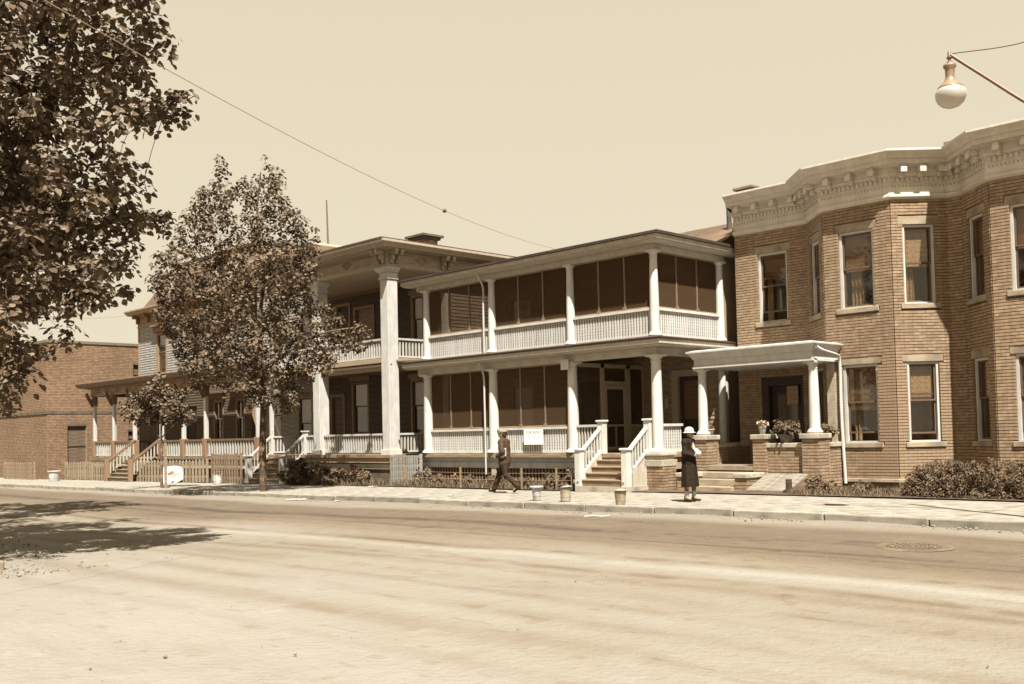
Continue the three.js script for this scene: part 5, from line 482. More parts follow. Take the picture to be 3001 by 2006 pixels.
const CROWN_MID = [[-30.7, 10.6, -16.8, 0.31], [-29.5, 10.5, -18.2, 0.33], [-30.1, 10.0, -16.3, 0.30], [-29.5, 9.8, -16.5, 0.28], [-30.8, 10.5, -17.7, 0.24], [-30.7, 10.3, -17.7, 0.26], [-30.8, 10.6, -18.3, 0.28], [-30.3, 10.2, -17.9, 0.23], [-29.0, 10.0, -17.7, 0.36], [-30.0, 10.4, -18.5, 0.33], [-31.2, 9.9, -16.4, 0.25], [-31.0, 9.9, -16.3, 0.33], [-31.3, 9.9, -16.9, 0.21], [-30.0, 9.7, -16.2, 0.32], [-30.4, 9.8, -16.9, 0.25], [-31.6, 10.1, -17.6, 0.31], [-29.2, 9.5, -16.8, 0.24], [-29.6, 9.7, -17.0, 0.22], [-30.7, 10.1, -18.1, 0.29], [-30.7, 9.9, -18.1, 0.26], [-30.0, 10.0, -18.2, 0.21], [-30.7, 10.0, -18.6, 0.25], [-28.6, 9.5, -17.7, 0.23], [-30.5, 9.4, -15.9, 0.31], [-31.3, 9.5, -16.3, 0.26], [-30.3, 9.2, -16.1, 0.23], [-30.7, 9.4, -16.5, 0.28], [-30.2, 9.4, -16.7, 0.22], [-31.6, 9.7, -17.3, 0.35], [-28.8, 9.2, -16.8, 0.29], [-31.1, 9.7, -18.1, 0.26], [-30.6, 9.6, -18.6, 0.24], [-31.0, 9.7, -18.7, 0.33], [-29.3, 9.3, -18.4, 0.25], [-29.2, 9.5, -18.2, 0.35], [-28.4, 9.1, -18.0, 0.22], [-31.4, 9.1, -16.0, 0.35], [-30.8, 8.9, -15.9, 0.34], [-30.8, 9.0, -16.2, 0.31], [-29.8, 8.9, -16.1, 0.21], [-29.0, 8.7, -16.0, 0.26], [-31.6, 9.3, -17.5, 0.35], [-31.5, 9.4, -18.1, 0.24], [-30.9, 9.2, -17.8, 0.22], [-28.9, 8.8, -17.2, 0.22], [-28.7, 8.8, -16.9, 0.31], [-30.8, 9.4, -18.7, 0.28], [-30.8, 9.4, -18.9, 0.22], [-28.9, 9.0, -18.2, 0.20], [-28.2, 8.8, -17.7, 0.35], [-28.6, 9.0, -18.4, 0.25], [-29.3, 9.0, -19.0, 0.28], [-31.8, 8.8, -16.0, 0.28], [-30.6, 8.6, -15.8, 0.20], [-30.4, 8.4, -15.8, 0.27], [-31.9, 8.9, -17.0, 0.29], [-30.1, 8.6, -16.0, 0.32], [-29.2, 8.5, -16.0, 0.31], [-29.2, 8.4, -16.5, 0.32], [-29.4, 8.7, -17.2, 0.32], [-30.9, 8.8, -18.1, 0.32], [-28.7, 8.4, -17.2, 0.34], [-30.6, 8.9, -18.6, 0.21], [-30.6, 9.1, -19.0, 0.24], [-28.8, 8.5, -17.9, 0.33], [-28.5, 8.6, -18.3, 0.25], [-29.4, 8.7, -18.9, 0.27], [-31.7, 8.3, -15.8, 0.30], [-30.8, 8.3, -15.5, 0.25], [-31.4, 8.4, -16.3, 0.24], [-30.6, 8.2, -15.9, 0.23], [-29.3, 8.1, -15.6, 0.32], [-32.2, 8.8, -17.2, 0.20], [-31.9, 8.6, -17.7, 0.28], [-31.3, 8.7, -17.7, 0.29], [-31.0, 8.4, -17.7, 0.21], [-31.4, 8.8, -18.5, 0.27], [-30.0, 8.4, -17.6, 0.31], [-28.6, 8.0, -17.3, 0.25], [-28.6, 8.1, -17.2, 0.22], [-29.8, 8.3, -18.5, 0.24], [-28.5, 8.0, -17.8, 0.28], [-28.7, 8.4, -18.4, 0.23], [-28.7, 8.4, -18.5, 0.35], [-29.5, 8.6, -19.3, 0.26], [-29.3, 8.3, -19.2, 0.34], [-31.6, 8.0, -15.5, 0.30], [-30.9, 7.9, -15.2, 0.26], [-32.4, 8.1, -16.4, 0.27], [-32.1, 8.2, -16.3, 0.29], [-31.9, 8.1, -16.8, 0.22], [-29.3, 7.6, -15.4, 0.22], [-30.8, 8.1, -16.7, 0.28], [-29.2, 7.8, -15.9, 0.30], [-28.3, 7.5, -15.9, 0.33], [-30.8, 8.1, -17.2, 0.28], [-31.8, 8.4, -18.2, 0.28], [-30.5, 8.0, -17.6, 0.27], [-29.1, 7.8, -17.1, 0.27], [-31.2, 8.2, -18.4, 0.32], [-29.4, 7.9, -17.8, 0.20], [-28.7, 7.8, -17.3, 0.31], [-28.1, 7.8, -17.7, 0.29], [-27.9, 7.8, -17.6, 0.24], [-28.5, 7.9, -18.4, 0.29], [-27.9, 7.7, -18.1, 0.20], [-29.3, 8.1, -19.4, 0.34], [-28.3, 7.8, -18.8, 0.34], [-30.7, 7.5, -14.7, 0.34], [-32.3, 7.7, -15.5, 0.25], [-30.0, 7.3, -14.7, 0.29], [-31.5, 7.5, -15.5, 0.25], [-31.2, 7.8, -15.9, 0.21], [-30.1, 7.6, -15.3, 0.29], [-31.3, 7.6, -16.6, 0.30], [-31.7, 7.9, -17.1, 0.21], [-29.5, 7.5, -16.1, 0.24], [-29.6, 7.5, -16.5, 0.21], [-30.8, 7.7, -17.0, 0.34], [-28.7, 7.3, -16.4, 0.33], [-31.8, 7.9, -18.2, 0.24], [-28.6, 7.3, -17.0, 0.24], [-27.8, 7.3, -16.6, 0.28], [-28.0, 7.4, -17.2, 0.25], [-29.6, 7.6, -18.0, 0.25], [-31.0, 7.9, -19.4, 0.35], [-28.1, 7.4, -17.6, 0.25], [-28.9, 7.5, -18.6, 0.24], [-28.8, 7.5, -18.7, 0.35], [-31.3, 7.2, -14.9, 0.20], [-32.4, 7.3, -15.9, 0.28], [-29.7, 7.1, -14.9, 0.32], [-32.8, 7.4, -16.4, 0.34], [-30.1, 7.2, -15.7, 0.27], [-29.3, 6.9, -15.2, 0.28], [-31.9, 7.5, -17.2, 0.25], [-31.2, 7.5, -16.8, 0.25], [-28.6, 7.0, -15.9, 0.29], [-29.1, 7.0, -16.1, 0.28], [-31.4, 7.7, -18.0, 0.21], [-29.6, 7.1, -16.9, 0.21], [-28.1, 7.0, -16.6, 0.27], [-30.0, 7.4, -18.2, 0.32], [-29.9, 7.3, -18.1, 0.30], [-29.0, 7.2, -18.3, 0.27], [-31.0, 7.6, -19.5, 0.32], [-29.5, 7.5, -19.0, 0.32], [-28.0, 7.2, -18.3, 0.23], [-28.1, 7.2, -18.6, 0.29], [-29.0, 7.5, -19.3, 0.22], [-31.0, 6.9, -14.6, 0.22], [-30.7, 6.7, -14.6, 0.29], [-29.9, 6.6, -14.6, 0.26], [-32.3, 7.0, -15.9, 0.31], [-29.7, 6.7, -15.0, 0.22], [-30.2, 6.7, -15.2, 0.24], [-32.2, 7.0, -16.8, 0.30], [-29.4, 6.6, -15.3, 0.28], [-30.1, 6.7, -16.2, 0.32], [-30.4, 6.9, -16.1, 0.23], [-31.8, 7.1, -17.3, 0.31], [-30.5, 6.9, -16.6, 0.28], [-30.3, 6.9, -17.1, 0.24], [-32.1, 7.3, -18.1, 0.26], [-28.9, 6.8, -16.8, 0.33], [-29.7, 6.8, -17.2, 0.26], [-31.6, 7.3, -18.9, 0.23], [-28.0, 6.7, -16.7, 0.28], [-30.9, 7.2, -19.1, 0.27], [-28.1, 6.7, -17.2, 0.22], [-29.7, 6.9, -18.9, 0.29], [-27.7, 6.8, -17.7, 0.31], [-27.9, 6.9, -18.4, 0.35], [-29.0, 7.0, -19.0, 0.26], [-32.1, 6.6, -15.3, 0.28], [-31.0, 6.6, -14.7, 0.35], [-32.2, 6.7, -15.9, 0.31], [-32.8, 6.7, -16.1, 0.21], [-29.3, 6.4, -14.7, 0.23], [-31.2, 6.5, -15.6, 0.29], [-32.2, 6.9, -16.7, 0.28], [-29.3, 6.2, -15.1, 0.28], [-28.6, 6.3, -15.5, 0.35], [-32.1, 6.7, -17.2, 0.31], [-30.1, 6.6, -16.8, 0.33], [-30.3, 6.5, -17.4, 0.32], [-29.9, 6.4, -17.0, 0.24], [-29.9, 6.6, -17.4, 0.22], [-28.0, 6.4, -16.5, 0.24], [-29.5, 6.7, -17.9, 0.26], [-31.2, 6.7, -18.8, 0.33], [-28.7, 6.6, -17.8, 0.32], [-27.8, 6.3, -17.1, 0.27], [-30.0, 6.6, -19.0, 0.22], [-28.3, 6.5, -18.0, 0.22], [-28.8, 6.5, -18.8, 0.20], [-29.5, 6.8, -19.2, 0.28], [-32.0, 6.3, -15.3, 0.25], [-31.0, 6.1, -14.9, 0.29], [-32.1, 6.3, -15.7, 0.27], [-30.8, 6.1, -15.0, 0.32], [-32.6, 6.5, -16.2, 0.35], [-32.2, 6.5, -16.1, 0.22], [-30.7, 6.3, -16.0, 0.23], [-32.4, 6.5, -16.7, 0.35], [-31.7, 6.4, -16.8, 0.27], [-29.2, 6.0, -15.5, 0.34], [-31.0, 6.2, -16.9, 0.23], [-32.5, 6.6, -17.8, 0.21], [-30.6, 6.3, -17.5, 0.25], [-28.1, 5.9, -15.9, 0.34], [-32.0, 6.7, -18.7, 0.21], [-28.6, 6.1, -16.7, 0.26], [-29.5, 6.2, -18.0, 0.23], [-28.9, 6.1, -18.0, 0.27], [-30.4, 6.5, -19.1, 0.30], [-29.0, 6.3, -18.6, 0.20], [-29.3, 6.2, -18.7, 0.36], [-29.0, 6.2, -19.1, 0.34], [-29.9, 6.4, -19.7, 0.35], [-30.7, 5.7, -14.6, 0.30], [-31.9, 6.0, -15.4, 0.34], [-30.0, 5.6, -14.7, 0.26], [-30.2, 5.6, -15.6, 0.24], [-31.4, 5.9, -16.4, 0.24], [-30.6, 5.9, -16.1, 0.27], [-29.2, 5.6, -15.7, 0.25], [-31.4, 5.9, -17.0, 0.34], [-28.1, 5.5, -15.8, 0.33], [-31.1, 6.0, -17.4, 0.31], [-30.4, 5.9, -17.5, 0.27], [-28.8, 5.6, -16.7, 0.25], [-30.9, 5.9, -18.4, 0.21], [-32.0, 6.1, -19.1, 0.22], [-28.5, 5.8, -17.4, 0.32], [-29.9, 5.8, -18.2, 0.35], [-28.7, 5.7, -17.8, 0.22], [-31.2, 6.2, -19.5, 0.33], [-29.8, 6.0, -19.1, 0.21], [-28.7, 5.8, -18.9, 0.26], [-29.5, 5.9, -19.5, 0.23], [-28.5, 6.0, -19.5, 0.28], [-28.5, 5.9, -19.3, 0.29], [-31.8, 5.5, -15.4, 0.27], [-30.8, 5.5, -14.8, 0.31], [-32.3, 5.7, -16.0, 0.34], [-30.1, 5.3, -14.9, 0.33], [-30.5, 5.3, -15.5, 0.24], [-31.1, 5.5, -15.8, 0.33], [-30.5, 5.4, -16.0, 0.29], [-32.6, 5.8, -17.5, 0.26], [-28.7, 5.2, -15.5, 0.30], [-28.5, 5.4, -15.8, 0.23], [-31.8, 5.6, -17.6, 0.30], [-32.4, 5.8, -18.4, 0.21], [-30.6, 5.5, -17.6, 0.30], [-28.7, 5.4, -16.9, 0.22], [-28.1, 5.2, -16.6, 0.26], [-28.9, 5.5, -17.5, 0.35], [-27.5, 5.2, -17.1, 0.26], [-30.2, 5.7, -18.7, 0.35], [-30.7, 5.7, -19.6, 0.29], [-29.4, 5.5, -18.9, 0.26], [-28.1, 5.3, -18.7, 0.29], [-27.3, 5.2, -18.1, 0.24], [-27.7, 5.3, -18.8, 0.25], [-29.8, 5.8, -20.4, 0.25], [-29.6, 5.7, -20.8, 0.21], [-29.6, 5.8, -20.7, 0.26], [-31.0, 5.0, -15.2, 0.24], [-31.0, 5.2, -15.1, 0.34], [-31.9, 5.1, -16.1, 0.26], [-29.9, 5.0, -15.7, 0.21], [-30.4, 5.1, -15.6, 0.23], [-30.4, 5.1, -16.2, 0.25], [-29.3, 5.0, -15.6, 0.29], [-31.4, 5.3, -17.3, 0.26], [-31.3, 5.3, -17.7, 0.34], [-30.2, 5.1, -17.0, 0.20], [-29.2, 5.0, -16.8, 0.35], [-29.0, 5.1, -16.7, 0.32], [-28.7, 5.1, -17.2, 0.24], [-30.6, 5.4, -18.3, 0.22], [-30.8, 5.3, -18.9, 0.31], [-28.9, 5.0, -17.8, 0.31], [-27.4, 5.0, -17.2, 0.23], [-27.9, 5.0, -17.5, 0.28], [-29.0, 5.0, -18.8, 0.23], [-30.1, 5.2, -20.2, 0.26], [-30.1, 5.4, -20.7, 0.21], [-28.8, 5.0, -19.7, 0.22], [-29.1, 5.2, -20.3, 0.31], [-27.7, 5.0, -20.2, 0.22], [-27.5, 5.2, -20.0, 0.32], [-30.8, 4.8, -15.2, 0.29], [-30.0, 4.7, -15.2, 0.22], [-30.4, 4.7, -15.5, 0.29], [-31.8, 4.9, -16.6, 0.26], [-32.0, 5.0, -16.8, 0.25], [-32.2, 4.9, -17.4, 0.34], [-29.5, 4.7, -15.9, 0.23], [-28.3, 4.7, -15.7, 0.26], [-30.0, 4.7, -16.7, 0.30], [-29.2, 4.6, -16.7, 0.31], [-28.3, 4.5, -16.3, 0.20], [-27.9, 4.7, -16.4, 0.21], [-30.3, 4.7, -17.9, 0.30], [-28.7, 4.7, -17.4, 0.27], [-30.6, 4.9, -19.2, 0.33], [-27.8, 4.7, -17.3, 0.22], [-29.6, 5.0, -18.8, 0.33], [-29.7, 4.8, -18.8, 0.32], [-28.1, 4.6, -18.3, 0.32], [-29.4, 4.9, -19.8, 0.28], [-29.0, 4.8, -19.4, 0.25], [-30.0, 4.9, -20.8, 0.26], [-28.1, 4.8, -20.0, 0.35], [-28.9, 4.9, -20.7, 0.23], [-29.2, 5.0, -21.2, 0.24], [-27.6, 4.6, -20.0, 0.34], [-30.9, 4.4, -15.4, 0.32], [-31.1, 4.5, -15.5, 0.28], [-31.5, 4.6, -16.2, 0.32], [-31.2, 4.5, -16.0, 0.21], [-30.2, 4.5, -16.0, 0.33], [-29.5, 4.3, -15.6, 0.25], [-28.5, 4.3, -15.6, 0.20], [-30.4, 4.4, -16.6, 0.30], [-32.2, 4.7, -18.1, 0.36], [-29.1, 4.3, -17.0, 0.29], [-32.0, 4.7, -18.6, 0.29], [-31.4, 4.6, -18.7, 0.28], [-29.9, 4.5, -17.9, 0.27], [-28.5, 4.3, -17.6, 0.26], [-28.3, 4.4, -17.4, 0.21], [-30.9, 4.5, -19.7, 0.25], [-27.9, 4.3, -18.4, 0.35], [-29.2, 4.4, -19.1, 0.29], [-28.3, 4.3, -19.1, 0.32], [-27.7, 4.5, -18.7, 0.27], [-28.2, 4.3, -19.3, 0.28], [-29.6, 4.4, -20.3, 0.35], [-29.1, 4.6, -20.6, 0.22], [-30.3, 4.0, -15.2, 0.31], [-31.0, 4.0, -15.6, 0.32], [-29.7, 4.0, -15.4, 0.20], [-32.2, 4.1, -16.7, 0.21], [-29.5, 3.9, -15.7, 0.33], [-30.3, 4.2, -16.1, 0.35], [-30.2, 4.2, -16.5, 0.26], [-32.2, 4.3, -17.5, 0.29], [-29.5, 3.9, -16.5, 0.26], [-29.8, 4.1, -16.8, 0.32], [-31.9, 4.2, -18.4, 0.26], [-31.7, 4.4, -18.4, 0.30], [-31.9, 4.2, -19.1, 0.25], [-31.6, 4.3, -18.6, 0.35], [-27.7, 3.9, -16.8, 0.35], [-30.1, 4.3, -18.4, 0.30], [-30.2, 4.1, -19.0, 0.23], [-29.9, 4.3, -19.0, 0.20], [-28.1, 4.0, -18.1, 0.25], [-29.3, 4.2, -19.4, 0.33], [-28.7, 4.1, -19.0, 0.34], [-27.9, 3.9, -19.0, 0.34], [-28.4, 4.1, -19.5, 0.26], [-30.4, 3.7, -15.6, 0.27], [-30.3, 3.8, -15.6, 0.24], [-31.6, 3.7, -16.6, 0.20], [-31.4, 3.9, -17.0, 0.23], [-29.4, 3.6, -16.6, 0.33], [-29.9, 3.8, -16.8, 0.23], [-30.8, 3.8, -17.8, 0.29], [-29.9, 3.6, -17.4, 0.28], [-30.9, 3.9, -18.3, 0.29], [-31.4, 3.8, -19.0, 0.27], [-29.2, 3.8, -17.7, 0.32], [-30.0, 3.8, -18.8, 0.35], [-30.6, 3.9, -19.6, 0.27], [-29.9, 3.8, -19.3, 0.36], [-28.4, 3.7, -18.6, 0.32], [-31.6, 3.4, -16.3, 0.33], [-31.2, 3.4, -16.4, 0.21], [-29.7, 3.5, -16.1, 0.33], [-30.7, 3.5, -16.6, 0.24], [-30.9, 3.4, -17.0, 0.24], [-29.5, 3.2, -16.4, 0.23], [-28.8, 3.3, -16.4, 0.34], [-29.3, 3.3, -17.2, 0.21], [-29.3, 3.3, -17.1, 0.25], [-28.7, 3.4, -17.5, 0.34], [-30.5, 3.6, -18.3, 0.22], [-29.9, 3.5, -18.5, 0.33], [-29.9, 3.3, -19.0, 0.36], [-30.3, 3.4, -19.2, 0.26], [-30.0, 3.2, -17.4, 0.34], [-29.9, 3.1, -17.4, 0.31], [-29.0, 2.9, -17.4, 0.22], [-29.5, 2.9, -17.6, 0.32], [-29.6, 3.0, -18.4, 0.29], [-29.4, 3.0, -18.2, 0.22], [-29.3, 3.0, -18.6, 0.30], [-30.1, 3.2, -19.0, 0.33], [-29.5, 2.7, -17.2, 0.29], [-29.7, 2.8, -17.8, 0.27], [-29.1, 2.7, -18.2, 0.29], [-29.1, 2.6, -18.1, 0.34], [-29.2, 2.6, -18.5, 0.31], [-30.5, 11.0, -16.6, 0.14], [-30.5, 10.8, -16.7, 0.20], [-29.8, 11.1, -17.9, 0.14], [-29.7, 10.8, -18.0, 0.20], [-31.0, 9.3, -15.9, 0.20], [-31.2, 8.6, -15.5, 0.18], [-28.9, 8.7, -19.3, 0.16], [-28.9, 8.4, -19.4, 0.15], [-28.0, 5.1, -20.8, 0.22], [-28.0, 4.8, -20.9, 0.15], [-28.2, 4.6, -20.6, 0.20], [-31.6, 7.4, -14.8, 0.20], [-31.6, 6.9, -14.7, 0.20]];
const CROWN_SAPLING = [[-38.1, 3.0, -16.7, 0.30], [-37.0, 3.2, -16.6, 0.30], [-36.5, 3.4, -16.7, 0.30], [-36.8, 3.7, -17.2, 0.30], [-37.5, 4.0, -17.7, 0.30], [-36.6, 2.6, -16.2, 0.30], [-36.8, 2.8, -16.8, 0.30], [-36.4, 3.0, -17.1, 0.30], [-36.9, 3.2, -17.8, 0.30], [-36.1, 2.9, -17.7, 0.30], [-37.1, 2.8, -18.5, 0.30], [-37.5, 2.4, -17.4, 0.30], [-37.2, 2.4, -17.8, 0.30], [-36.6, 2.4, -17.9, 0.30], [-37.1, 2.4, -18.6, 0.30], [-37.5, 2.4, -16.9, 0.30], [-37.0, 3.5, -17.8, 0.30], [-36.1, 3.3, -17.9, 0.30], [-36.3, 2.5, -18.3, 0.30], [-37.3, 2.6, -17.6, 0.30], [-36.8, 3.0, -17.0, 0.30]];

function leafGeo(L, W) { // a folded, pointed leaf, stem at the origin
  const p = [[0, 0, 0], [W * 0.5, L * 0.32, 0.1 * L], [0, L * 0.45, 0], [-W * 0.5, L * 0.32, 0.1 * L], [W * 0.36, L * 0.7, 0.07 * L], [-W * 0.36, L * 0.7, 0.07 * L], [0, L, -0.05 * L]];
  return poly(p, [[0, 1, 2], [0, 2, 3], [1, 4, 2], [2, 5, 3], [2, 4, 6], [2, 6, 5]]);
}
const leafMat = new THREE.MeshPhysicalMaterial({ color: 0xffffff, roughness: 0.8, specularIntensity: 0.3, transmission: 0.26, thickness: 0, side: THREE.DoubleSide });
const LEAF_TONES = [[0.06, 0.24], [0.07, 0.25], [0.085, 0.27], [0.1, 0.3], [0.15, 0.38], [0.075, 0.26], [0.115, 0.32]].map((q) => sep(...q));
function scatter(blobs, total, size, seed, up = 0.75) { // leaf placements through the volume of the clumps
  const r = rng(seed), w = blobs.map((b) => b[3] * b[3]), W = w.reduce((a, b) => a + b, 0), out = [], q = new THREE.Quaternion(), q2 = new THREE.Quaternion(), n = V(0, 0, 0), e = V(0, 0, 0);
  blobs.forEach((b, i) => {
    const c = Math.max(2, Math.round(total * w[i] / W));
    for (let k = 0; k < c; k++) {
      const th = r() * 6.283, cz = r() * 2 - 1, s = Math.sqrt(1 - cz * cz), rr = b[3] * 1.05 * Math.pow(r(), 0.42); e.set(s * Math.cos(th), cz * 0.85, s * Math.sin(th));
      n.set(e.x * 0.8 + (r() - 0.5) * 1.3, e.y * 0.6 + up + (r() - 0.5) * 0.9, e.z * 0.8 + (r() - 0.5) * 1.3).normalize();
      q.setFromUnitVectors(V(0, 0, 1), n); q2.setFromAxisAngle(V(0, 0, 1), r() * 6.283); q.multiply(q2);
      out.push(new THREE.Matrix4().compose(V(b[0] + e.x * rr, b[1] + e.y * rr, b[2] + e.z * rr), q, V(1, 1, 1).multiplyScalar(size * (0.65 + 0.6 * r()))));
    }
  });
  return out;
}
function foliage(parent, name, mats, seed, nSingle = 0, tones = LEAF_TONES, shape = LEAF) {
  const r = rng(seed), o = parent._o, P = V(0, 0, 0); mats = mats.slice(); if (nSingle) mats.sort((a, b) => Math.hypot(a.elements[12], a.elements[13] - 1.6, a.elements[14]) - Math.hypot(b.elements[12], b.elements[13] - 1.6, b.elements[14]));
  const sm = tones.map((c) => { const m = leafMat.clone(); m.color = c; return m; });
  for (const m of mats.slice(0, nSingle)) { const l = new THREE.Mesh(shape, sm[Math.floor(r() * sm.length)]); l.name = 'leaf'; l.applyMatrix4(m); l.position.sub(P.set(...o)); parent.add(l); }
  const rest = mats.slice(nSingle), im = new THREE.InstancedMesh(shape, leafMat, rest.length), c = new THREE.Color(), tr = new THREE.Matrix4().makeTranslation(-o[0], -o[1], -o[2]);
  rest.forEach((m, i) => { im.setMatrixAt(i, tr.clone().multiply(m)); c.copy(tones[Math.floor(r() * tones.length)]).multiplyScalar(0.85 + 0.3 * r()); im.setColorAt(i, c); });
  im.name = name; im.userData.kind = 'stuff'; im.castShadow = im.receiveShadow = true; parent.add(im); return im;
}
const LEAF = leafGeo(1, 0.82);
function limb(pts, r0, r1) { // tapering bent limb
  const c = new THREE.CatmullRomCurve3(pts.map((p) => V(...p))), n = Math.max(4, pts.length * 3), gs = []; let a = c.getPoint(0); for (let i = 1; i <= n; i++) { const b = c.getPoint(i / n), t0 = (i - 1) / n, t1 = i / n; gs.push(cone(a.toArray(), b.toArray(), r0 + (r1 - r0) * t0, r0 + (r1 - r0) * t1, 9)); a = b; } return gs;
}
function twigs(blobs, hubs, r, seed) { // each clump hangs on the nearest clump or fork that lies closer to the trunk
  const R = rng(seed), g = [], h0 = hubs[0], D = (a, b) => Math.hypot(a[0] - b[0], a[1] - b[1], a[2] - b[2]), nodes = [...hubs.map((h) => [...h.slice(0, 3), 0]), ...blobs.map((b) => [...b.slice(0, 3), D(b, h0)])].sort((a, b) => a[3] - b[3]);
  for (let i = hubs.length; i < nodes.length; i++) { const b = nodes[i]; let best = null, bd = 1e9; for (let j = 0; j < i; j++) { const d = D(nodes[j], b) + (j < hubs.length ? -0.3 : 0); if (d < bd) { bd = d; best = nodes[j]; } } if (bd > 1.3) continue; const m = [(best[0] + b[0]) / 2 + (R() - 0.5) * 0.25, (best[1] + b[1]) / 2 + 0.1 * R(), (best[2] + b[2]) / 2 + (R() - 0.5) * 0.25]; g.push(tube([best.slice(0, 3), m, b.slice(0, 3)], r * Math.max(0.35, 1.5 - 0.28 * b[3]), 5, 5)); }
  return g;
}
const bark = M(0.11, 'bark', { rough: 0.95, bump: 0.012 });
{ // the big tree on the near pavement, trunk outside the picture
  const t = thing('street_tree', 'large leafy tree overhanging the near side of the road', 'tree', [-18.2, yg(-18), -3.9]), hubs = [[-17.8, 4.2, -4.6], [-17.2, 5.6, -5.4], [-16.6, 7.0, -6.0], [-18.4, 7.5, -5.0], [-16.0, 5.0, -6.4], [-15.8, 8.2, -6.2], [-17, 9.2, -5.2]];
  part(t, 'trunk', [limb([[-18.2, -0.3, -3.9], [-18.15, 1.5, -3.95], [-18.0, 3.2, -4.2], [-17.8, 4.4, -4.6]], 0.27, 0.2), limb([hubs[0], hubs[1], hubs[2], hubs[5]], 0.17, 0.05), limb([hubs[0], [-18.2, 6, -4.8], hubs[3], hubs[6]], 0.16, 0.05), limb([hubs[0], [-17, 4.6, -5.6], hubs[4], [-15.2, 5.2, -7]], 0.12, 0.03)], bark);
  const rest = [], r = rng(5); for (let i = 0; i < 150; i++) { const a = r() * 6.283, h = r(), q = 3.1 * Math.sqrt(r()); rest.push([-18.6 + Math.cos(a) * q, 3.6 + 6.5 * h, -4.0 + Math.sin(a) * q * 0.9, 0.5]); }
  const all = [...CROWN_NEAR, ...rest]; part(t, 'branches', twigs(all, hubs, 0.014, 6, 3), bark, { kind: 'stuff' });
  foliage(t, 'crown', [...scatter(CROWN_NEAR, 16000, 0.12, 21), ...scatter(rest, 6000, 0.2, 22)], 23, 300);
}
{ // its neighbour farther along the near pavement
  const t = thing('street_tree', 'second near-side street tree, farther along, shading the road', 'tree', [-27.5, yg(-27), -4.6]), hubs = [[-27.3, 4.0, -5.2], [-27, 6, -6.3], [-26, 7, -7.5], [-28, 7.5, -6]], b = [], r = rng(8);
  for (let i = 0; i < 190; i++) { const a = r() * 6.283, q = 3.9 * Math.sqrt(r()), h = r(); b.push([-27.2 + Math.cos(a) * q * 0.95, 3.6 + (6.2 - q * 0.5) * h + 0.25 * q, -7.0 + Math.sin(a) * q, 0.46]); }
  part(t, 'trunk', [limb([[-27.5, -0.4, -4.6], [-27.5, 2, -4.65], [-27.3, 4, -5.2]], 0.24, 0.17), limb([hubs[0], hubs[1], hubs[2]], 0.14, 0.04), limb([hubs[0], hubs[3], [-28.5, 9, -6.5]], 0.13, 0.04)], bark); part(t, 'branches', twigs(b, hubs, 0.016, 9, 3), bark, { kind: 'stuff' });
  foliage(t, 'crown', scatter(b, 9500, 0.2, 31), 32, 0);
}
{ // the tree on the far pavement
  const t = thing('street_tree', 'full leafy tree on the far kerb hiding part of the pillared house', 'tree', [-29.85, yg(-29.85), -17.74]), bx = -29.85, bz = -17.74, hubs = [[bx, 3.9, bz - 0.05], [bx - 0.1, 5.4, bz], [bx + 0.05, 7.2, bz - 0.1], [bx - 0.2, 8.8, bz], [bx - 1.3, 5.4, bz + 1.1], [bx + 1.2, 5.0, bz - 1.3], [bx - 1.0, 7.0, bz + 1.0], [bx + 0.8, 7.0, bz - 0.7]];
  part(t, 'trunk', [limb([[bx, -0.35, bz], [bx, 1.4, bz], [bx + 0.02, 2.8, bz - 0.04], hubs[0]], 0.125, 0.1), limb([hubs[0], hubs[1], hubs[2], hubs[3], [bx + 0.1, 10.6, bz]], 0.09, 0.02), limb([hubs[0], hubs[4], [bx - 2.4, 6.3, bz + 1.9]], 0.06, 0.02), limb([hubs[0], hubs[5], [bx + 2.4, 5.3, bz - 2.4]], 0.06, 0.02), limb([hubs[1], hubs[6], [bx - 1.8, 8.2, bz + 1.5]], 0.05, 0.015), limb([hubs[1], hubs[7], [bx + 1.2, 8.4, bz - 1.0]], 0.05, 0.015)], M(0.14, 'bark', { rough: 0.95, bump: 0.012 }));
  part(t, 'branches', twigs(CROWN_MID, hubs, 0.012, 12, 3), bark, { kind: 'stuff' }); foliage(t, 'crown', scatter(CROWN_MID, 21000, 0.118, 41), 42, 0);
}
{
  const t = thing('young_tree', 'slim young tree with a low round crown in front of the veranda', 'tree', [-36.84, yg(-36.8), -17.5]), h = [[-36.84, 1.7, -17.5], [-36.84, 2.6, -17.5]];
  part(t, 'trunk', [limb([[-36.84, -0.4, -17.5], [-36.85, 1.0, -17.5], [-36.84, 2.9, -17.5]], 0.06, 0.03), limb([h[0], [-37.6, 2.6, -16.7]], 0.025, 0.01), limb([h[0], [-36.1, 2.7, -18.2]], 0.025, 0.01)], M(0.2, 'bark')); part(t, 'stake', rbox(-36.68, -36.6, -0.4, 1.5, -17.6, -17.52, 0.01), M(0.5, 'wood'));
  foliage(t, 'crown', scatter(CROWN_SAPLING, 2200, 0.13, 51), 52, 0);
}
const BUSH = leafGeo(1, 0.62), BLADE = poly([[-0.04, 0, 0], [0.04, 0, 0], [0.03, 0.55, 0.06], [-0.03, 0.55, 0.06], [0, 1, 0.22]], [[0, 1, 2, 3], [3, 2, 4]]);
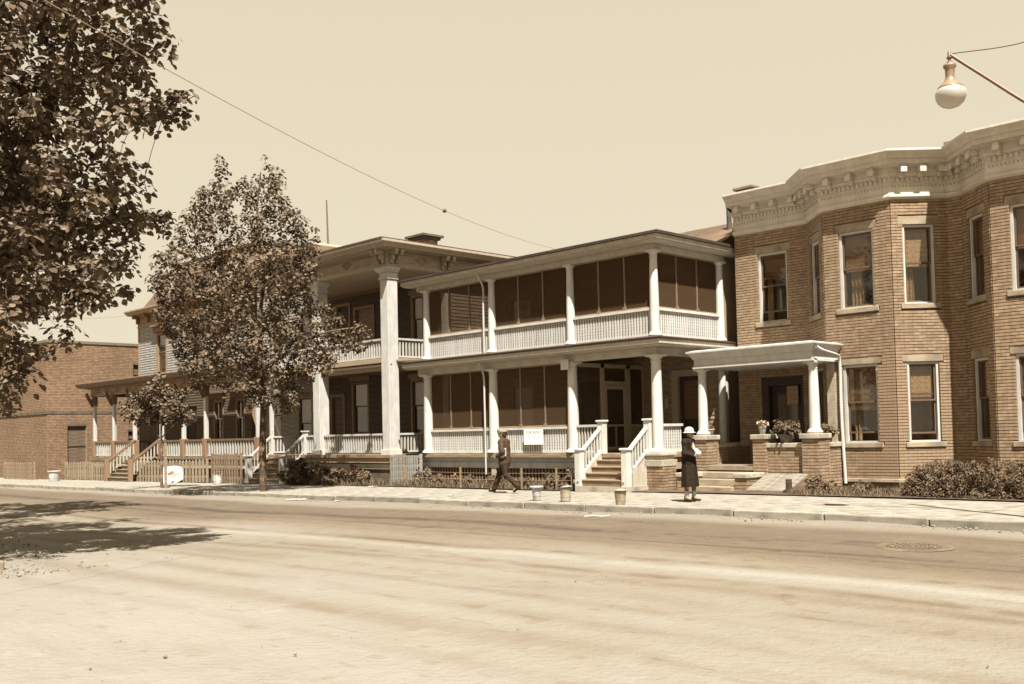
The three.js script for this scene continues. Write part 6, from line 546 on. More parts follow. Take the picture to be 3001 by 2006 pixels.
function bush(name, label, cat, c, R, n, size, seed, group, tones = LEAF_TONES) { // R = half sizes of the mass standing on c
  const t = thing(name, label, cat, c, group), r = rng(seed), b = []; const m = Math.max(5, Math.round(R[0] * R[1] * R[2] * 90)); for (let i = 0; i < Math.min(m, 90); i++) { const a = r() * 6.283, q = Math.sqrt(r()), h = r(); b.push([c[0] + Math.cos(a) * q * R[0] * 0.85, c[1] + (0.12 + 0.8 * h) * R[1] * 2 * (1 - 0.25 * q), c[2] + Math.sin(a) * q * R[2] * 0.85, 0.3 * Math.min(R[0], R[1], R[2]) + 0.05]); }
  const g = []; for (let i = 0; i < 8; i++) g.push(tube([[c[0] + (r() - 0.5) * R[0] * 0.4, c[1] - 0.1, c[2] + (r() - 0.5) * R[2] * 0.4], [c[0] + (r() - 0.5) * R[0], c[1] + R[1] * 0.8, c[2] + (r() - 0.5) * R[2]], [c[0] + (r() - 0.5) * R[0] * 1.6, c[1] + R[1] * 1.6, c[2] + (r() - 0.5) * R[2] * 1.6]], 0.009, 6, 5));
  part(t, 'stems', g, bark, { kind: 'stuff' }); foliage(t, 'leaves', scatter(b, n, size, seed + 1, 0.3), seed + 2, 0, tones, BUSH); return t;
}
const PALE = [0.1, 0.12, 0.09, 0.14, 0.16, 0.08].map((v) => sep(v, 0.26));
{ // clipped hedge beside the brick house
  const t = thing('hedge', 'clipped privet hedge at the pavement before the brick bays', 'hedge', [-8.6, 0, -21.75]), b = [], r = rng(90); for (let i = 0; i < 420; i++) { const u = r() * 2 - 1, a = (r() - 0.08) * 3.5, k = Math.pow(r(), 0.3), e = Math.pow(1 - Math.pow(Math.abs(u), 4), 0.35); b.push([-8.0 + 1.7 * u, 0.06 + 0.74 * k * e * Math.max(0.05, Math.sin(Math.max(0.05, Math.min(3.09, a)))) , -21.75 + 0.58 * k * e * Math.cos(a), 0.1]); }
  part(t, 'stems', twigs(b.slice(0, 60), [[-9.3, 0, -21.8], [-8.5, 0, -21.8], [-7.6, 0, -21.8]], 0.006, 3, 1), bark, { kind: 'stuff' }); foliage(t, 'leaves', scatter(b, 17000, 0.052, 91, 0.5), 92, 0, [0.06, 0.075, 0.09, 0.11, 0.14].map((v) => sep(v, 0.26)), BUSH);
}
[[-11.7, 0.0, -21.7, 0.36, 0.17, 0.25], [-12.0, 0.02, -22.0, 0.28, 0.2, 0.18], [-11.0, 0.0, -22.4, 0.36, 0.12, 0.2]].forEach((p, i) => bush('garden_plant', 'leafy garden plant in the bed between cellar hatch and hedge', 'plant', p.slice(0, 3), p.slice(3), 260, 0.11, 100 + i * 5, 'plants in the bed by the hatch', PALE));
[[-20.0, -0.05, -21.35, 0.42, 0.3, 0.25], [-19.3, -0.05, -21.45, 0.3, 0.32, 0.22]].forEach((p, i) => bush('garden_shrub', 'low dark shrub by the screened porch beside the steps', 'shrub', p.slice(0, 3), p.slice(3), 520, 0.09, 130 + i * 5, 'shrubs beside the porch steps'));
[[-26.0, -0.05, -21.5, 0.4, 0.27, 0.3], [-25.1, -0.05, -21.4, 0.4, 0.2, 0.25], [-23.9, -0.05, -21.4, 0.5, 0.2, 0.25], [-22.4, -0.05, -21.4, 0.5, 0.22, 0.25], [-21.2, -0.05, -21.4, 0.4, 0.18, 0.22]].forEach((p, i) => bush('weed_clump', 'clump of tall weeds along the porch skirt', 'plant', p.slice(0, 3), p.slice(3), 340, 0.1, 160 + i * 5, 'weeds along the porch skirt', PALE));
[[-33.0, -0.15, -21.2, 0.75, 0.5, 0.45], [-31.9, -0.15, -21.3, 0.6, 0.42, 0.4], [-32.6, -0.15, -20.6, 0.6, 0.32, 0.4]].forEach((p, i) => bush('garden_shrub', 'bushy dark shrub growing beside the pillared house steps', 'shrub', p.slice(0, 3), p.slice(3), 1100, 0.11, 190 + i * 5, 'shrubs beside the pillared house steps'));
[[-30.9, -0.12, -21.4, 0.5, 0.3, 0.3], [-29.9, -0.12, -21.3, 0.55, 0.42, 0.3], [-29.2, -0.12, -21.4, 0.4, 0.28, 0.3], [-31.0, -0.12, -20.9, 0.4, 0.22, 0.3]].forEach((p, i) => bush('garden_shrub', 'straggling shrub under the pillared house porch rail', 'shrub', p.slice(0, 3), p.slice(3), 480, 0.11, 220 + i * 5, 'shrubs under the pillared porch rail', PALE));
{ // rough grass of the little front gardens
  const r = rng(300), m = [], q = new THREE.Quaternion(); const zones = [[-27, -18.8, -21.85, -20.98, 2600, 0.22], [-34, -27.8, -21.7, -20.98, 1500, 0.22], [-12.3, -9.8, -22.9, -20.98, 1700, 0.15], [-7, -3, -22.9, -20.98, 500, 0.15], [-57, -37, -21.9, -21, 1600, 0.2]];
  for (const [x0, x1, z0, z1, n, h] of zones) for (let i = 0; i < n; i++) { const x = x0 + (x1 - x0) * r(), z = z0 + (z1 - z0) * r(); q.setFromEuler(new THREE.Euler((r() - 0.5) * 0.9, r() * 6.28, (r() - 0.5) * 0.9)); const s = h * (0.5 + r()); m.push(new THREE.Matrix4().compose(V(x, yg(x) - 0.01, z), q, V(s * 1.6, s, s))); }
  const t = { _o: [0, 0, 0], add(o) { scene.add(o); } }, g = foliage(t, 'grass', m, 301, 0, [0.09, 0.12, 0.15, 0.1].map((v) => sep(v, 0.34)), BLADE); Object.assign(g.userData, { label: 'rough grass and weeds in the narrow front gardens', category: 'grass', kind: 'stuff' });
}
// pots on the brick porch
function pot(name, label, x, y, z, r, h, v, n, size, spread, seed, tones) {
  const t = thing(name, label, 'flower pot', [x, y, z]); part(t, 'pot', lathe([[0.001, 0], [r * 0.7, 0], [r * 0.95, h * 0.82], [r * 1.1, h * 0.83], [r * 1.1, h], [r * 0.95, h], [r * 0.9, h * 0.85], [0.001, h * 0.85]], x, y, z, 16), M(v, 'stone')); const b = [], R = rng(seed); for (let i = 0; i < 22; i++) { const a = R() * 6.28, q = spread * Math.sqrt(R()); b.push([x + Math.cos(a) * q, y + h + spread * (0.1 + 1.25 * R() * (1 - 0.4 * q / spread)), z + Math.sin(a) * q, 0.35 * spread]); }
  part(t, 'stems', b.slice(0, 8).map((p) => tube([[x, y + h * 0.8, z], [(x + p[0]) / 2, (y + h + p[1]) / 2 + 0.03, (z + p[2]) / 2], p.slice(0, 3)], 0.006, 5, 4)), bark, { kind: 'stuff' }); foliage(t, 'leaves', scatter(b, n, size, seed, 0.4), seed + 1, 0, tones, BUSH);
}
pot('flower_pot', 'small white pot of pale flowers on the middle porch pier', -13.96, 1.41, -22.95, 0.1, 0.2, 0.7, 90, 0.07, 0.12, 401, [0.3, 0.4, 0.2].map((v) => sep(v)));
pot('planter', 'bushy potted plant on the low porch wall of the brick house', -13.3, 1.18, -23.0, 0.2, 0.22, 0.2, 620, 0.1, 0.3, 411, LEAF_TONES);
pot('flower_pot', 'potted plant at the outer corner of the brick porch', -12.5, 1.18, -23.6, 0.14, 0.2, 0.2, 260, 0.1, 0.22, 421, PALE);
pot('flower_pot', 'squat pale pot on the porch pier behind the woman', -15.68, 1.41, -23.12, 0.11, 0.17, 0.5, 50, 0.06, 0.09, 431, PALE);

// ------------------------------------------------------------------ picket fences
function picketFence(label, A, B, h, step, v, group, o = {}) {
  const { w = 0.07, rails = [0.25, 0.75], pointed = true } = o, L = Math.hypot(B[0] - A[0], B[1] - A[1]), n = Math.round(L / step), t = thing('picket_fence', label, 'fence', [(A[0] + B[0]) / 2, yg((A[0] + B[0]) / 2), (A[1] + B[1]) / 2], group), ry = Math.atan2(-(B[1] - A[1]), B[0] - A[0]), r = rng(L * 100 | 0), y = (x) => yg(x) + 0.02;
  const s = new THREE.Shape(pointed ? [[-w / 2, 0], [w / 2, 0], [w / 2, h - 0.06], [0, h], [-w / 2, h - 0.06]].map((p) => new THREE.Vector2(...p)) : [[-w / 2, 0], [w / 2, 0], [w / 2, h], [-w / 2, h]].map((p) => new THREE.Vector2(...p))), g = fin(new THREE.ExtrudeGeometry(s, { depth: 0.02, bevelEnabled: false })), ms = [M(v, 'wood'), M(v * 0.88, 'wood'), M(v * 1.1, 'wood')];
  for (let i = 0; i < n; i++) { const k = (i + 0.5) / n, x = A[0] + (B[0] - A[0]) * k; const p = piece(t, 'picket', g, ms[Math.floor(r() * 3)], [x, y(x) + (r() - 0.5) * 0.04, A[1] + (B[1] - A[1]) * k], ry); p.rotation.z = (r() - 0.5) * 0.04; }
  for (const q of rails) part(t, 'rail', bar([A[0], y(A[0]) + h * q, A[1] - 0.03], [B[0], y(B[0]) + h * q, B[1] - 0.03], 0.04, 0.08), ms[1]);
  for (const P of [A, B]) part(t, 'post', rbox(P[0] - 0.05, P[0] + 0.05, y(P[0]) - 0.2, y(P[0]) + h + 0.03, P[1] - 0.14, P[1] - 0.05, 0.01), ms[0]); return t;
}
picketFence('weathered close-set picket fence beside the brick building', [-55.6, -20.9], [-49.3, -20.9], 0.92, 0.3, 0.5, undefined, { w: 0.17 });
picketFence('short run of pickets standing before the brick building front', [-63, -20.2], [-58.3, -20.2], 0.95, 0.3, 0.42, undefined, { w: 0.17 });
picketFence('picket fence run between the young tree and the veranda steps', [-47.3, -20.9], [-39.9, -20.9], 0.98, 0.31, 0.5, undefined, { w: 0.18 });
picketFence('tall picket gate section beside the pillared house steps', [-39.3, -20.85], [-36.95, -20.85], 1.22, 0.22, 0.38, undefined, { w: 0.12, pointed: false, rails: [0.18, 0.5, 0.93] });
picketFence('pale picket panel standing between the pillared and screened houses', [-27.85, -21.55], [-26.3, -21.55], 1.02, 0.115, 0.6, undefined, { pointed: false, rails: [0.1, 0.66, 0.97] });
{ const t = thing('garden_fence', 'thin wire garden fence on slim posts before the screened porch', 'fence', [-22, yg(-22), -21.0]); for (const x of [-26.4, -23.6, -20.9, -19.5, -18.9]) part(t, 'post', rbox(x - 0.025, x + 0.025, -0.3, 0.55, -21.05, -21.0, 0.008), M(0.4, 'wood')); part(t, 'wire', [tube([[-26.4, 0.4, -21.02], [-22.5, 0.38, -21.02], [-18.9, 0.42, -21.02]], 0.005, 20, 4), tube([[-26.4, 0.2, -21.02], [-22.5, 0.18, -21.02], [-18.9, 0.22, -21.02]], 0.005, 20, 4)], M(0.2, '', { rough: 0.6 })); }

// ------------------------------------------------------------------ people
function sdf(prims, cell, k = 0.03) { // smooth union of tapered capsules and ellipsoids -> mesh (local metres)
  const lo = [1e9, 1e9, 1e9], hi = [-1e9, -1e9, -1e9]; for (const p of prims) for (let i = 0; i < 3; i++) { const R = p.e ? p.e[i] : Math.max(p.r, p.s ?? p.r); for (const q of p.e ? [p.a] : [p.a, p.b]) { lo[i] = Math.min(lo[i], q[i] - R); hi[i] = Math.max(hi[i], q[i] + R); } }
  const pad = k + 2.5 * cell; for (let i = 0; i < 3; i++) { lo[i] -= pad; hi[i] += pad; } const N = Math.min(120, Math.ceil(Math.max(...hi.map((h, i) => h - lo[i])) / cell) + 3), mc = new MarchingCubes(N, new THREE.MeshBasicMaterial(), false, false, 160000); mc.isolation = 0;
  const dist = (x, y, z) => { let d = 9; for (const p of prims) { let e; if (p.e) { const a = (x - p.a[0]) / p.e[0], b = (y - p.a[1]) / p.e[1], c = (z - p.a[2]) / p.e[2], l = Math.sqrt(a * a + b * b + c * c); e = (l - 1) * Math.min(...p.e); } else { const bx = p.b[0] - p.a[0], by = p.b[1] - p.a[1], bz = p.b[2] - p.a[2], ax = x - p.a[0], ay = y - p.a[1], az = z - p.a[2], t = Math.max(0, Math.min(1, (ax * bx + ay * by + az * bz) / (bx * bx + by * by + bz * bz))), fx = p.f || 1, dz = (az - bz * t) / fx; e = Math.hypot(ax - bx * t, ay - by * t, dz) - (p.r + ((p.s ?? p.r) - p.r) * t); } const kk = p.k ?? k, h = Math.max(kk - Math.abs(d - e), 0) / kk; d = Math.min(d, e) - h * h * kk * 0.25; } return d; };
  const hs = N / 2, sc = hi.map((h, i) => (h - lo[i]) / 2), ce = hi.map((h, i) => (h + lo[i]) / 2);
  for (let z = 0; z < N; z++) for (let y = 0; y < N; y++) for (let x = 0; x < N; x++) mc.field[z * N * N + y * N + x] = -dist(ce[0] + (x - hs) / hs * sc[0], ce[1] + (y - hs) / hs * sc[1], ce[2] + (z - hs) / hs * sc[2]);
  mc.update(); let g = new THREE.BufferGeometry(); g.setAttribute('position', new THREE.BufferAttribute(mc.positionArray.slice(0, mc.count * 3), 3)); g.scale(...sc).translate(...ce); g = mergeVertices(g, 1e-4); g.computeVertexNormals(); return g;
}
function wrinkle(g, seed) { const p = g.attributes.position, n = g.attributes.normal, f = vnoise(seed, 64), h = vnoise(seed + 1, 64); for (let i = 0; i < p.count; i++) { const x = p.getX(i), y = p.getY(i), z = p.getZ(i), d = 0.016 * (f(x * 16 + z * 9 + 20, y * 11 + x * 6 + 20) - 0.5) + 0.01 * (h(y * 26 + z * 14 + 20, x * 20 - z * 12 + 30) - 0.5); p.setXYZ(i, x + n.getX(i) * d, y + n.getY(i) * d, z + n.getZ(i) * d); } g.computeVertexNormals(); return g; }
const cap = (a, b, r, s, f) => ({ a, b, r, s, f });
function hand(w, dir, side, curl) { // palm and five fingers: w wrist, dir unit forward of the palm, side = unit towards the thumb, palm faces `down`
  const D = V(...dir).normalize(), S = V(...side).normalize(), U = new THREE.Vector3().crossVectors(S, D).normalize(), P = (a, b, c) => V(...w).addScaledVector(D, a).addScaledVector(S, b).addScaledVector(U, c).toArray(), o = [cap(P(-0.02, 0, 0), P(0.05, 0.018, 0), 0.026, 0.017), cap(P(-0.02, 0, 0), P(0.05, -0.018, 0), 0.026, 0.017)];
  [[0.026, 0.04], [0.009, 0.045], [-0.009, 0.041], [-0.026, 0.032]].forEach(([b, L]) => { const c = Math.cos(curl), s = Math.sin(curl), k1 = P(0.07, b, 0), k2 = P(0.07 + L * c, b, -L * s), k3 = P(0.07 + L * c + L * 0.75 * Math.cos(curl * 2), b, -L * s - L * 0.75 * Math.sin(curl * 2)); o.push({ ...cap(k1, k2, 0.0095, 0.0085), k: 0.006 }, { ...cap(k2, k3, 0.0085, 0.0075), k: 0.006 }); });
  o.push({ ...cap(P(0.012, 0.026, 0), P(0.04, 0.05, -0.008), 0.012, 0.01), k: 0.01 }, { ...cap(P(0.04, 0.05, -0.008), P(0.07, 0.052, -0.018), 0.0095, 0.008), k: 0.006 }); return o;
}
function headPrims(c, s = 1) { const [x, y, z] = c, q = (a, b, d) => [x + a * s, y + b * s, z + d * s]; return [{ a: q(0, 0.02, -0.008), e: [0.073 * s, 0.098 * s, 0.092 * s] }, { a: q(0, -0.05, 0.03), e: [0.05 * s, 0.055 * s, 0.055 * s] }, cap(q(0, 0.012, 0.08), q(0, -0.02, 0.1), 0.009 * s, 0.014 * s), cap(q(-0.035, 0.022, 0.074), q(0.035, 0.022, 0.074), 0.012 * s), cap(q(-0.018, -0.05, 0.08), q(0.018, -0.05, 0.08), 0.008 * s), { a: q(0.075, -0.005, -0.005), e: [0.012 * s, 0.03 * s, 0.02 * s], k: 0.008 }, { a: q(-0.075, -0.005, -0.005), e: [0.012 * s, 0.03 * s, 0.02 * s], k: 0.008 }]; }
function person(label, at, ry, body, clothes, small) {
  const t = thing('person', label, 'person', at), m = AT(at[0], at[1], at[2], ry), add = (p, n, g, mat) => part(p, n, xf(g, m.clone()), mat); const b = add(t, 'body', body, M(0.44, 'cloth', { rough: 0.7 })); for (const [n, g, mat] of clothes) add(b, n, g, mat); return t;
}
{ // man in cap and jacket, striding along the pavement away from the steps
  const hipR = [-0.09, 0.92, 0], hipL = [0.09, 0.92, 0], kR = [-0.085, 0.5, 0.22], aR = [-0.085, 0.1, 0.4], kL = [0.09, 0.5, -0.1], aL = [0.09, 0.17, -0.46], sL = [0.18, 1.41, 0], sR = [-0.18, 1.41, 0], eL = [0.25, 1.14, -0.09], wL = [0.2, 1.0, 0.13], eR = [-0.25, 1.13, 0.02], wR = [-0.22, 0.92, 0.16];
  const bodyP = [cap([0, 0.96, 0], [0, 1.36, 0.0], 0.125, 0.14), cap([-0.13, 1.4, 0], [0.13, 1.4, 0], 0.07), cap([0, 1.42, 0], [0, 1.55, 0.03], 0.055, 0.05), cap(hipR, kR, 0.085, 0.055), cap(kR, aR, 0.055, 0.038), cap(hipL, kL, 0.085, 0.055), cap(kL, aL, 0.055, 0.038), cap(sL, eL, 0.05, 0.042), cap(eL, wL, 0.042, 0.03), cap(sR, eR, 0.05, 0.042), cap(eR, wR, 0.042, 0.03), cap(aR, [-0.1, 0.05, 0.53], 0.042, 0.035), cap(aL, [0.1, 0.06, -0.34], 0.04, 0.035), { a: [0, 1.62, 0.04], e: [0.07, 0.095, 0.088] }];
  const body = [sdf(bodyP, 0.016), sdf([...headPrims([0, 1.61, 0.045])], 0.0035, 0.018), sdf(hand(wL, [-0.2, -0.1, 1], [-0.3, 1, 0], 0.5), 0.003, 0.012), sdf(hand(wR, [0.1, -0.8, 0.55], [0.6, 0.2, 0.7], 0.35), 0.003, 0.012)];
  const jacket = sdf([{ ...cap([0, 0.86, -0.01], [0, 1.36, 0], 0.205, 0.185, 0.8) }, cap([-0.15, 1.4, -0.005], [0.15, 1.4, -0.005], 0.085), cap([0, 1.4, 0], [0, 1.47, 0.015], 0.08, 0.066), cap(sL, eL, 0.084, 0.07), cap(eL, [0.205, 1.02, 0.1], 0.07, 0.056), cap(sR, eR, 0.084, 0.07), cap(eR, [-0.222, 0.95, 0.13], 0.07, 0.056)], 0.014, 0.05);
  const trousers = sdf([cap([-0.06, 0.9, 0], [0.06, 0.9, 0], 0.125), cap(hipR, kR, 0.105, 0.082), cap(kR, [-0.085, 0.1, 0.395], 0.082, 0.068), cap(hipL, kL, 0.105, 0.082), cap(kL, [0.09, 0.18, -0.46], 0.082, 0.066)], 0.014, 0.04);
  const shoe = (a, b, h) => sdf([cap(a, b, 0.048, 0.038), cap([a[0], a[1] + 0.05, a[2] - 0.005], a, 0.045, 0.045)], 0.008, 0.03);
  const hat = sdf([{ a: [0, 1.705, 0.02], e: [0.108, 0.045, 0.125] }, { a: [0, 1.68, 0.13], e: [0.075, 0.012, 0.06] }, cap([-0.05, 1.67, 0.02], [0.05, 1.67, 0.02], 0.05)], 0.006, 0.02), hair = sdf([{ a: [0, 1.635, 0.005], e: [0.079, 0.09, 0.085] }, { a: [0, 1.58, -0.035], e: [0.062, 0.06, 0.045] }], 0.006, 0.02);
  person('man in light cap, brown jacket and dark trousers striding along the pavement', [-20.18, yg(-20.18) + 0.015, -19.63], -Math.PI / 2 + 0.28, body, [['jacket', wrinkle(jacket, 3), M(0.085, 'cloth')], ['trousers', wrinkle(trousers, 5), M(0.045, 'cloth')], ['shoe', shoe([-0.086, 0.055, 0.4], [-0.1, 0.045, 0.55]), M(0.05, 'cloth')], ['shoe', shoe([0.092, 0.14, -0.47], [0.1, 0.05, -0.35]), M(0.05, 'cloth')], ['cap', hat, M(0.36, 'cloth')], ['hair', hair, M(0.05, 'cloth')]]);
  const m = AT(-20.18, yg(-20.18), -19.63, -Math.PI / 2 + 0.28); single('folded_newspaper', 'folded white newspaper tucked under the striding man\'s arm', 'newspaper', xf([rbox(0.165, 0.205, 1.03, 1.26, -0.17, 0.06, 0.01), rbox(0.19, 0.215, 1.0, 1.16, -0.12, 0.1, 0.008)], m), M(0.85, 'cloth'), [-20.2, 1.0, -19.5]);
}
{ // woman in a pale cloche hat and dark coat, a white bundle in her arms
  const hR = [-0.085, 0.88, 0], hL = [0.085, 0.88, 0], kR = [-0.08, 0.48, 0.02], kL = [0.08, 0.48, 0.06], aR = [-0.08, 0.09, -0.05], aL = [0.08, 0.09, 0.07], sL = [0.155, 1.31, 0], sR = [-0.155, 1.31, 0], eL = [0.21, 1.06, 0.02], wL = [0.1, 1.08, 0.22], eR = [-0.21, 1.06, 0.02], wR = [-0.11, 1.02, 0.21];
  const bodyP = [cap([0, 0.92, 0], [0, 1.26, 0], 0.12, 0.125), cap([-0.11, 1.3, 0], [0.11, 1.3, 0], 0.06), cap([0, 1.32, 0], [0, 1.44, 0.03], 0.047, 0.043), cap(hR, kR, 0.085, 0.052), cap(kR, aR, 0.05, 0.034), cap(hL, kL, 0.085, 0.052), cap(kL, aL, 0.05, 0.034), cap(sL, eL, 0.043, 0.036), cap(eL, wL, 0.036, 0.026), cap(sR, eR, 0.043, 0.036), cap(eR, wR, 0.036, 0.026), cap(aR, [-0.085, 0.045, 0.07], 0.036, 0.03), cap(aL, [0.085, 0.045, 0.19], 0.036, 0.03), { a: [0, 1.5, 0.04], e: [0.066, 0.09, 0.082] }];
  const body = [sdf(bodyP, 0.016), sdf(headPrims([0, 1.49, 0.045], 0.94), 0.0035, 0.018), sdf(hand(wL, [-0.85, 0, 0.5], [0, 1, 0.2], 0.6), 0.003, 0.012), sdf(hand(wR, [0.85, 0.05, 0.5], [0, 1, 0.2], 0.6), 0.003, 0.012)];
  const coat = sdf([cap([0, 0.86, 0], [0, 1.02, 0], 0.185, 0.155, 0.85), cap([0, 1.0, 0], [0, 1.25, 0], 0.155, 0.15, 0.8), cap([-0.12, 1.3, 0], [0.12, 1.3, 0], 0.082), cap([0, 1.3, 0], [0, 1.39, 0.01], 0.085, 0.07), cap(sL, eL, 0.07, 0.06), cap(eL, [0.115, 1.08, 0.19], 0.06, 0.05), cap(sR, eR, 0.07, 0.06), cap(eR, [-0.125, 1.03, 0.18], 0.06, 0.05)], 0.014, 0.05);
  const skirt = (() => { const pr = [[0.13, 0.98], [0.165, 0.9], [0.185, 0.75], [0.2, 0.55], [0.215, 0.33], [0.2, 0.325], [0.18, 0.55], [0.15, 0.9]], g = new THREE.LatheGeometry(pr.map((p) => new THREE.Vector2(...p)), 48), p = g.attributes.position; for (let i = 0; i < p.count; i++) { const x = p.getX(i), y = p.getY(i), z = p.getZ(i), a = Math.atan2(z, x), f = 1 + (0.98 - y) * 0.09 * Math.sin(a * 9 + 2 * Math.sin(a)); p.setXYZ(i, x * f, y, z * f * 0.86 + (0.98 - y) * 0.03); } g.computeVertexNormals(); return g; })(), leg = [[-0.08, -0.03], [0.08, 0.06]];
  const socks = leg.map(([x, z]) => sdf([cap([x, 0.11, z], [x, 0.2, z + 0.005], 0.046, 0.052)], 0.007, 0.02)), stock = leg.map(([x, z]) => sdf([cap([x, 0.16, z], [x, 0.42, z + 0.01], 0.04, 0.058)], 0.009, 0.02));
  const hat = sdf([{ a: [0, 1.565, 0.03], e: [0.1, 0.085, 0.108] }, { a: [0, 1.52, 0.035], e: [0.138, 0.016, 0.15] }], 0.006, 0.025), hair = sdf([{ a: [0, 1.5, 0.0], e: [0.076, 0.075, 0.082] }], 0.007, 0.02), collar = sdf([cap([0.02, 1.15, 0.14], [0.0, 1.36, 0.07], 0.045, 0.04, 0.6)], 0.008, 0.02);
  const shoe = (a, b) => sdf([cap(a, b, 0.042, 0.032), cap([a[0], a[1] + 0.04, a[2]], a, 0.04)], 0.008, 0.02);
  const Y = yg(-13.1) + 0.015; person('woman in white cloche hat and long dark coat standing on the pavement', [-13.12, Y, -18.47], Math.PI / 2 + 0.1, body, [['coat', wrinkle(coat, 9), M(0.022, 'cloth')], ['skirt', wrinkle(skirt, 7), M(0.026, 'cloth')], ['stockings', stock, M(0.2, 'cloth')], ['sock', socks[0], M(0.7, 'cloth')], ['sock', socks[1], M(0.7, 'cloth')], ['shoe', shoe([-0.08, 0.045, -0.05], [-0.085, 0.035, 0.09]), M(0.06, 'cloth')], ['shoe', shoe([0.08, 0.045, 0.05], [0.085, 0.035, 0.2]), M(0.06, 'cloth')], ['hat', hat, M(0.8, 'cloth')], ['hair', hair, M(0.06, 'cloth')], ['blouse_front', collar, M(0.75, 'cloth')]]);
  const m = AT(-13.12, Y, -18.47, Math.PI / 2 + 0.1), g = sdf([{ a: [0, 1.06, 0.24], e: [0.1, 0.06, 0.06] }, { a: [-0.04, 1.12, 0.22], e: [0.06, 0.05, 0.05] }, { a: [0.05, 1.0, 0.23], e: [0.06, 0.05, 0.04] }], 0.008, 0.04);
  single('white_bundle', 'white bundle carried in the arms of the woman in the cloche hat', 'bundle', xf(g, m), M(0.8, 'cloth'), [-12.9, 1.0, -18.5]);
}
// ------------------------------------------------------------------ pails and cans on the pavement, litter
function pail(name, label, x, z, r0, r1, h, v, o = {}) {
  const y = yg(x) + (o.dy || 0.015), t = thing(name, label, o.cat || 'pail', [x, y, z]), q = 0.008; part(t, 'body', lathe([[0.001, 0.012], [r0 - 0.004, 0.012], [r0, 0], [r0 + (r1 - r0) * 0.3, h * 0.3], [r0 + (r1 - r0) * 0.32 + 0.006, h * 0.32], [r0 + (r1 - r0) * 0.34, h * 0.34], [r1, h - 0.01], [r1 + 0.012, h], [r1 - q, h], [r0 - q, 0.03], [0.001, 0.03]], x, y, z, 24), M(v, 'stone', { rough: 0.55, metalness: 0.15 }));
  if (o.rim) part(t, 'rim', new THREE.TorusGeometry(r1 + 0.035, 0.02, 8, 24).rotateX(Math.PI / 2).translate(x, y + h, z), M(v, 'stone'));
  if (o.lid) part(t, 'lid', [lathe([[0.001, 0.04], [r1 * 0.5, 0.035], [r1 * 1.1, 0.012], [r1 * 1.14, 0], [r1 * 1.1, -0.012], [0.001, 0.005]], 0, 0, 0, 24).rotateZ(o.lid).translate(x + 0.03, y + h + 0.015, z), new THREE.TorusGeometry(0.04, 0.007, 6, 12, Math.PI).translate(x + 0.03, y + h + 0.05, z)], M(v * 1.1, 'stone', { rough: 0.5 }));
  const a = new THREE.TorusGeometry(r1 * 1.02, 0.005, 5, 20, Math.PI); part(t, 'handle', a.rotateX(o.up ? -0.5 : -1.75).rotateY(0.7).translate(x, y + h - 0.03, z), M(0.2, '', { rough: 0.5 })); return t;
}
pail('pail', 'tapered white enamel pail with a wide rim on the pavement', -16.85, -17.45, 0.085, 0.115, 0.32, 0.62, { rim: true });
pail('ash_can', 'straight ribbed ash can with a crooked lid on the pavement', -15.95, -17.5, 0.12, 0.125, 0.31, 0.46, { lid: 0.12, cat: 'can' });
pail('pail', 'grey metal pail with a lid standing at the kerb edge', -13.85, -16.95, 0.1, 0.13, 0.3, 0.46, { lid: 0.03 });
pail('pail', 'white enamel pail beside the picket gate section', -37.9, -20.4, 0.16, 0.2, 0.36, 0.9, { up: true });
pail('tub', 'pale round tub standing at the corner of the brick building', -53.5, -19.6, 0.24, 0.28, 0.5, 0.7, { rim: true, cat: 'tub' });
{ const t = thing('cardboard_sheet', 'crumpled white sheet of packing leaning against the pickets', 'packing sheet', [-42.3, yg(-42), -20.6]), g = new THREE.BoxGeometry(1.0, 0.72, 0.02, 8, 6, 1), p = g.attributes.position; for (let i = 0; i < p.count; i++) { const x = p.getX(i), y = p.getY(i); p.setZ(i, p.getZ(i) + 0.09 * Math.sin(x * 4 + y * 3) + 0.06 * Math.sin(y * 7)); if (x > 0.2) p.setY(i, y * (1 - (x - 0.2) * 1.0)); } g.computeVertexNormals(); part(t, 'sheet', g.rotateX(-0.35).rotateY(0.7).translate(-42.3, yg(-42) + 0.36, -20.62), M(0.95, 'cloth')); part(t, 'printed_patch', new THREE.BoxGeometry(0.24, 0.1, 0.01).rotateZ(0.5).rotateX(-0.35).rotateY(0.7).translate(-42.12, yg(-42) + 0.42, -20.42), M(0.2, 'cloth')); }
function scrap(label, x, z, w, d, y, seed, v = 0.7) { const g = new THREE.BoxGeometry(w, 0.006, d, 6, 1, 4), p = g.attributes.position, r = rng(seed), a = r() * 3, b = r() * 9; for (let i = 0; i < p.count; i++) p.setY(i, p.getY(i) + 0.016 + 0.007 * Math.sin(p.getX(i) * 17 + a) + 0.007 * Math.sin(p.getZ(i) * 29 + b)); g.computeVertexNormals(); single('paper_scrap', label, 'litter', g.rotateY(r() * 3).translate(x, y, z), M(v, 'cloth'), [x, y, z], 'paper scraps'); }
scrap('crumpled white paper lying by the garden edge near the picket panel', -27.6, -20.6, 0.3, 0.22, yg(-27.6) + 0.02, 1); scrap('long torn strip of paper in the gutter beyond the far tree', -25.6, -16.3, 0.6, 0.12, yg(-25.6) - 0.1, 2); scrap('scrap of paper on the pavement near the striding man', -20.6, -18.0, 0.22, 0.16, yg(-20.6) + 0.02, 3); scrap('narrow paper strip lying in the road before the pails', -13.2, -15.4, 0.5, 0.07, yg(-13.2) - 0.1, 4); scrap('paper scrap at the kerb behind the striding man', -23.6, -16.4, 0.25, 0.15, yg(-23.6) - 0.1, 6);
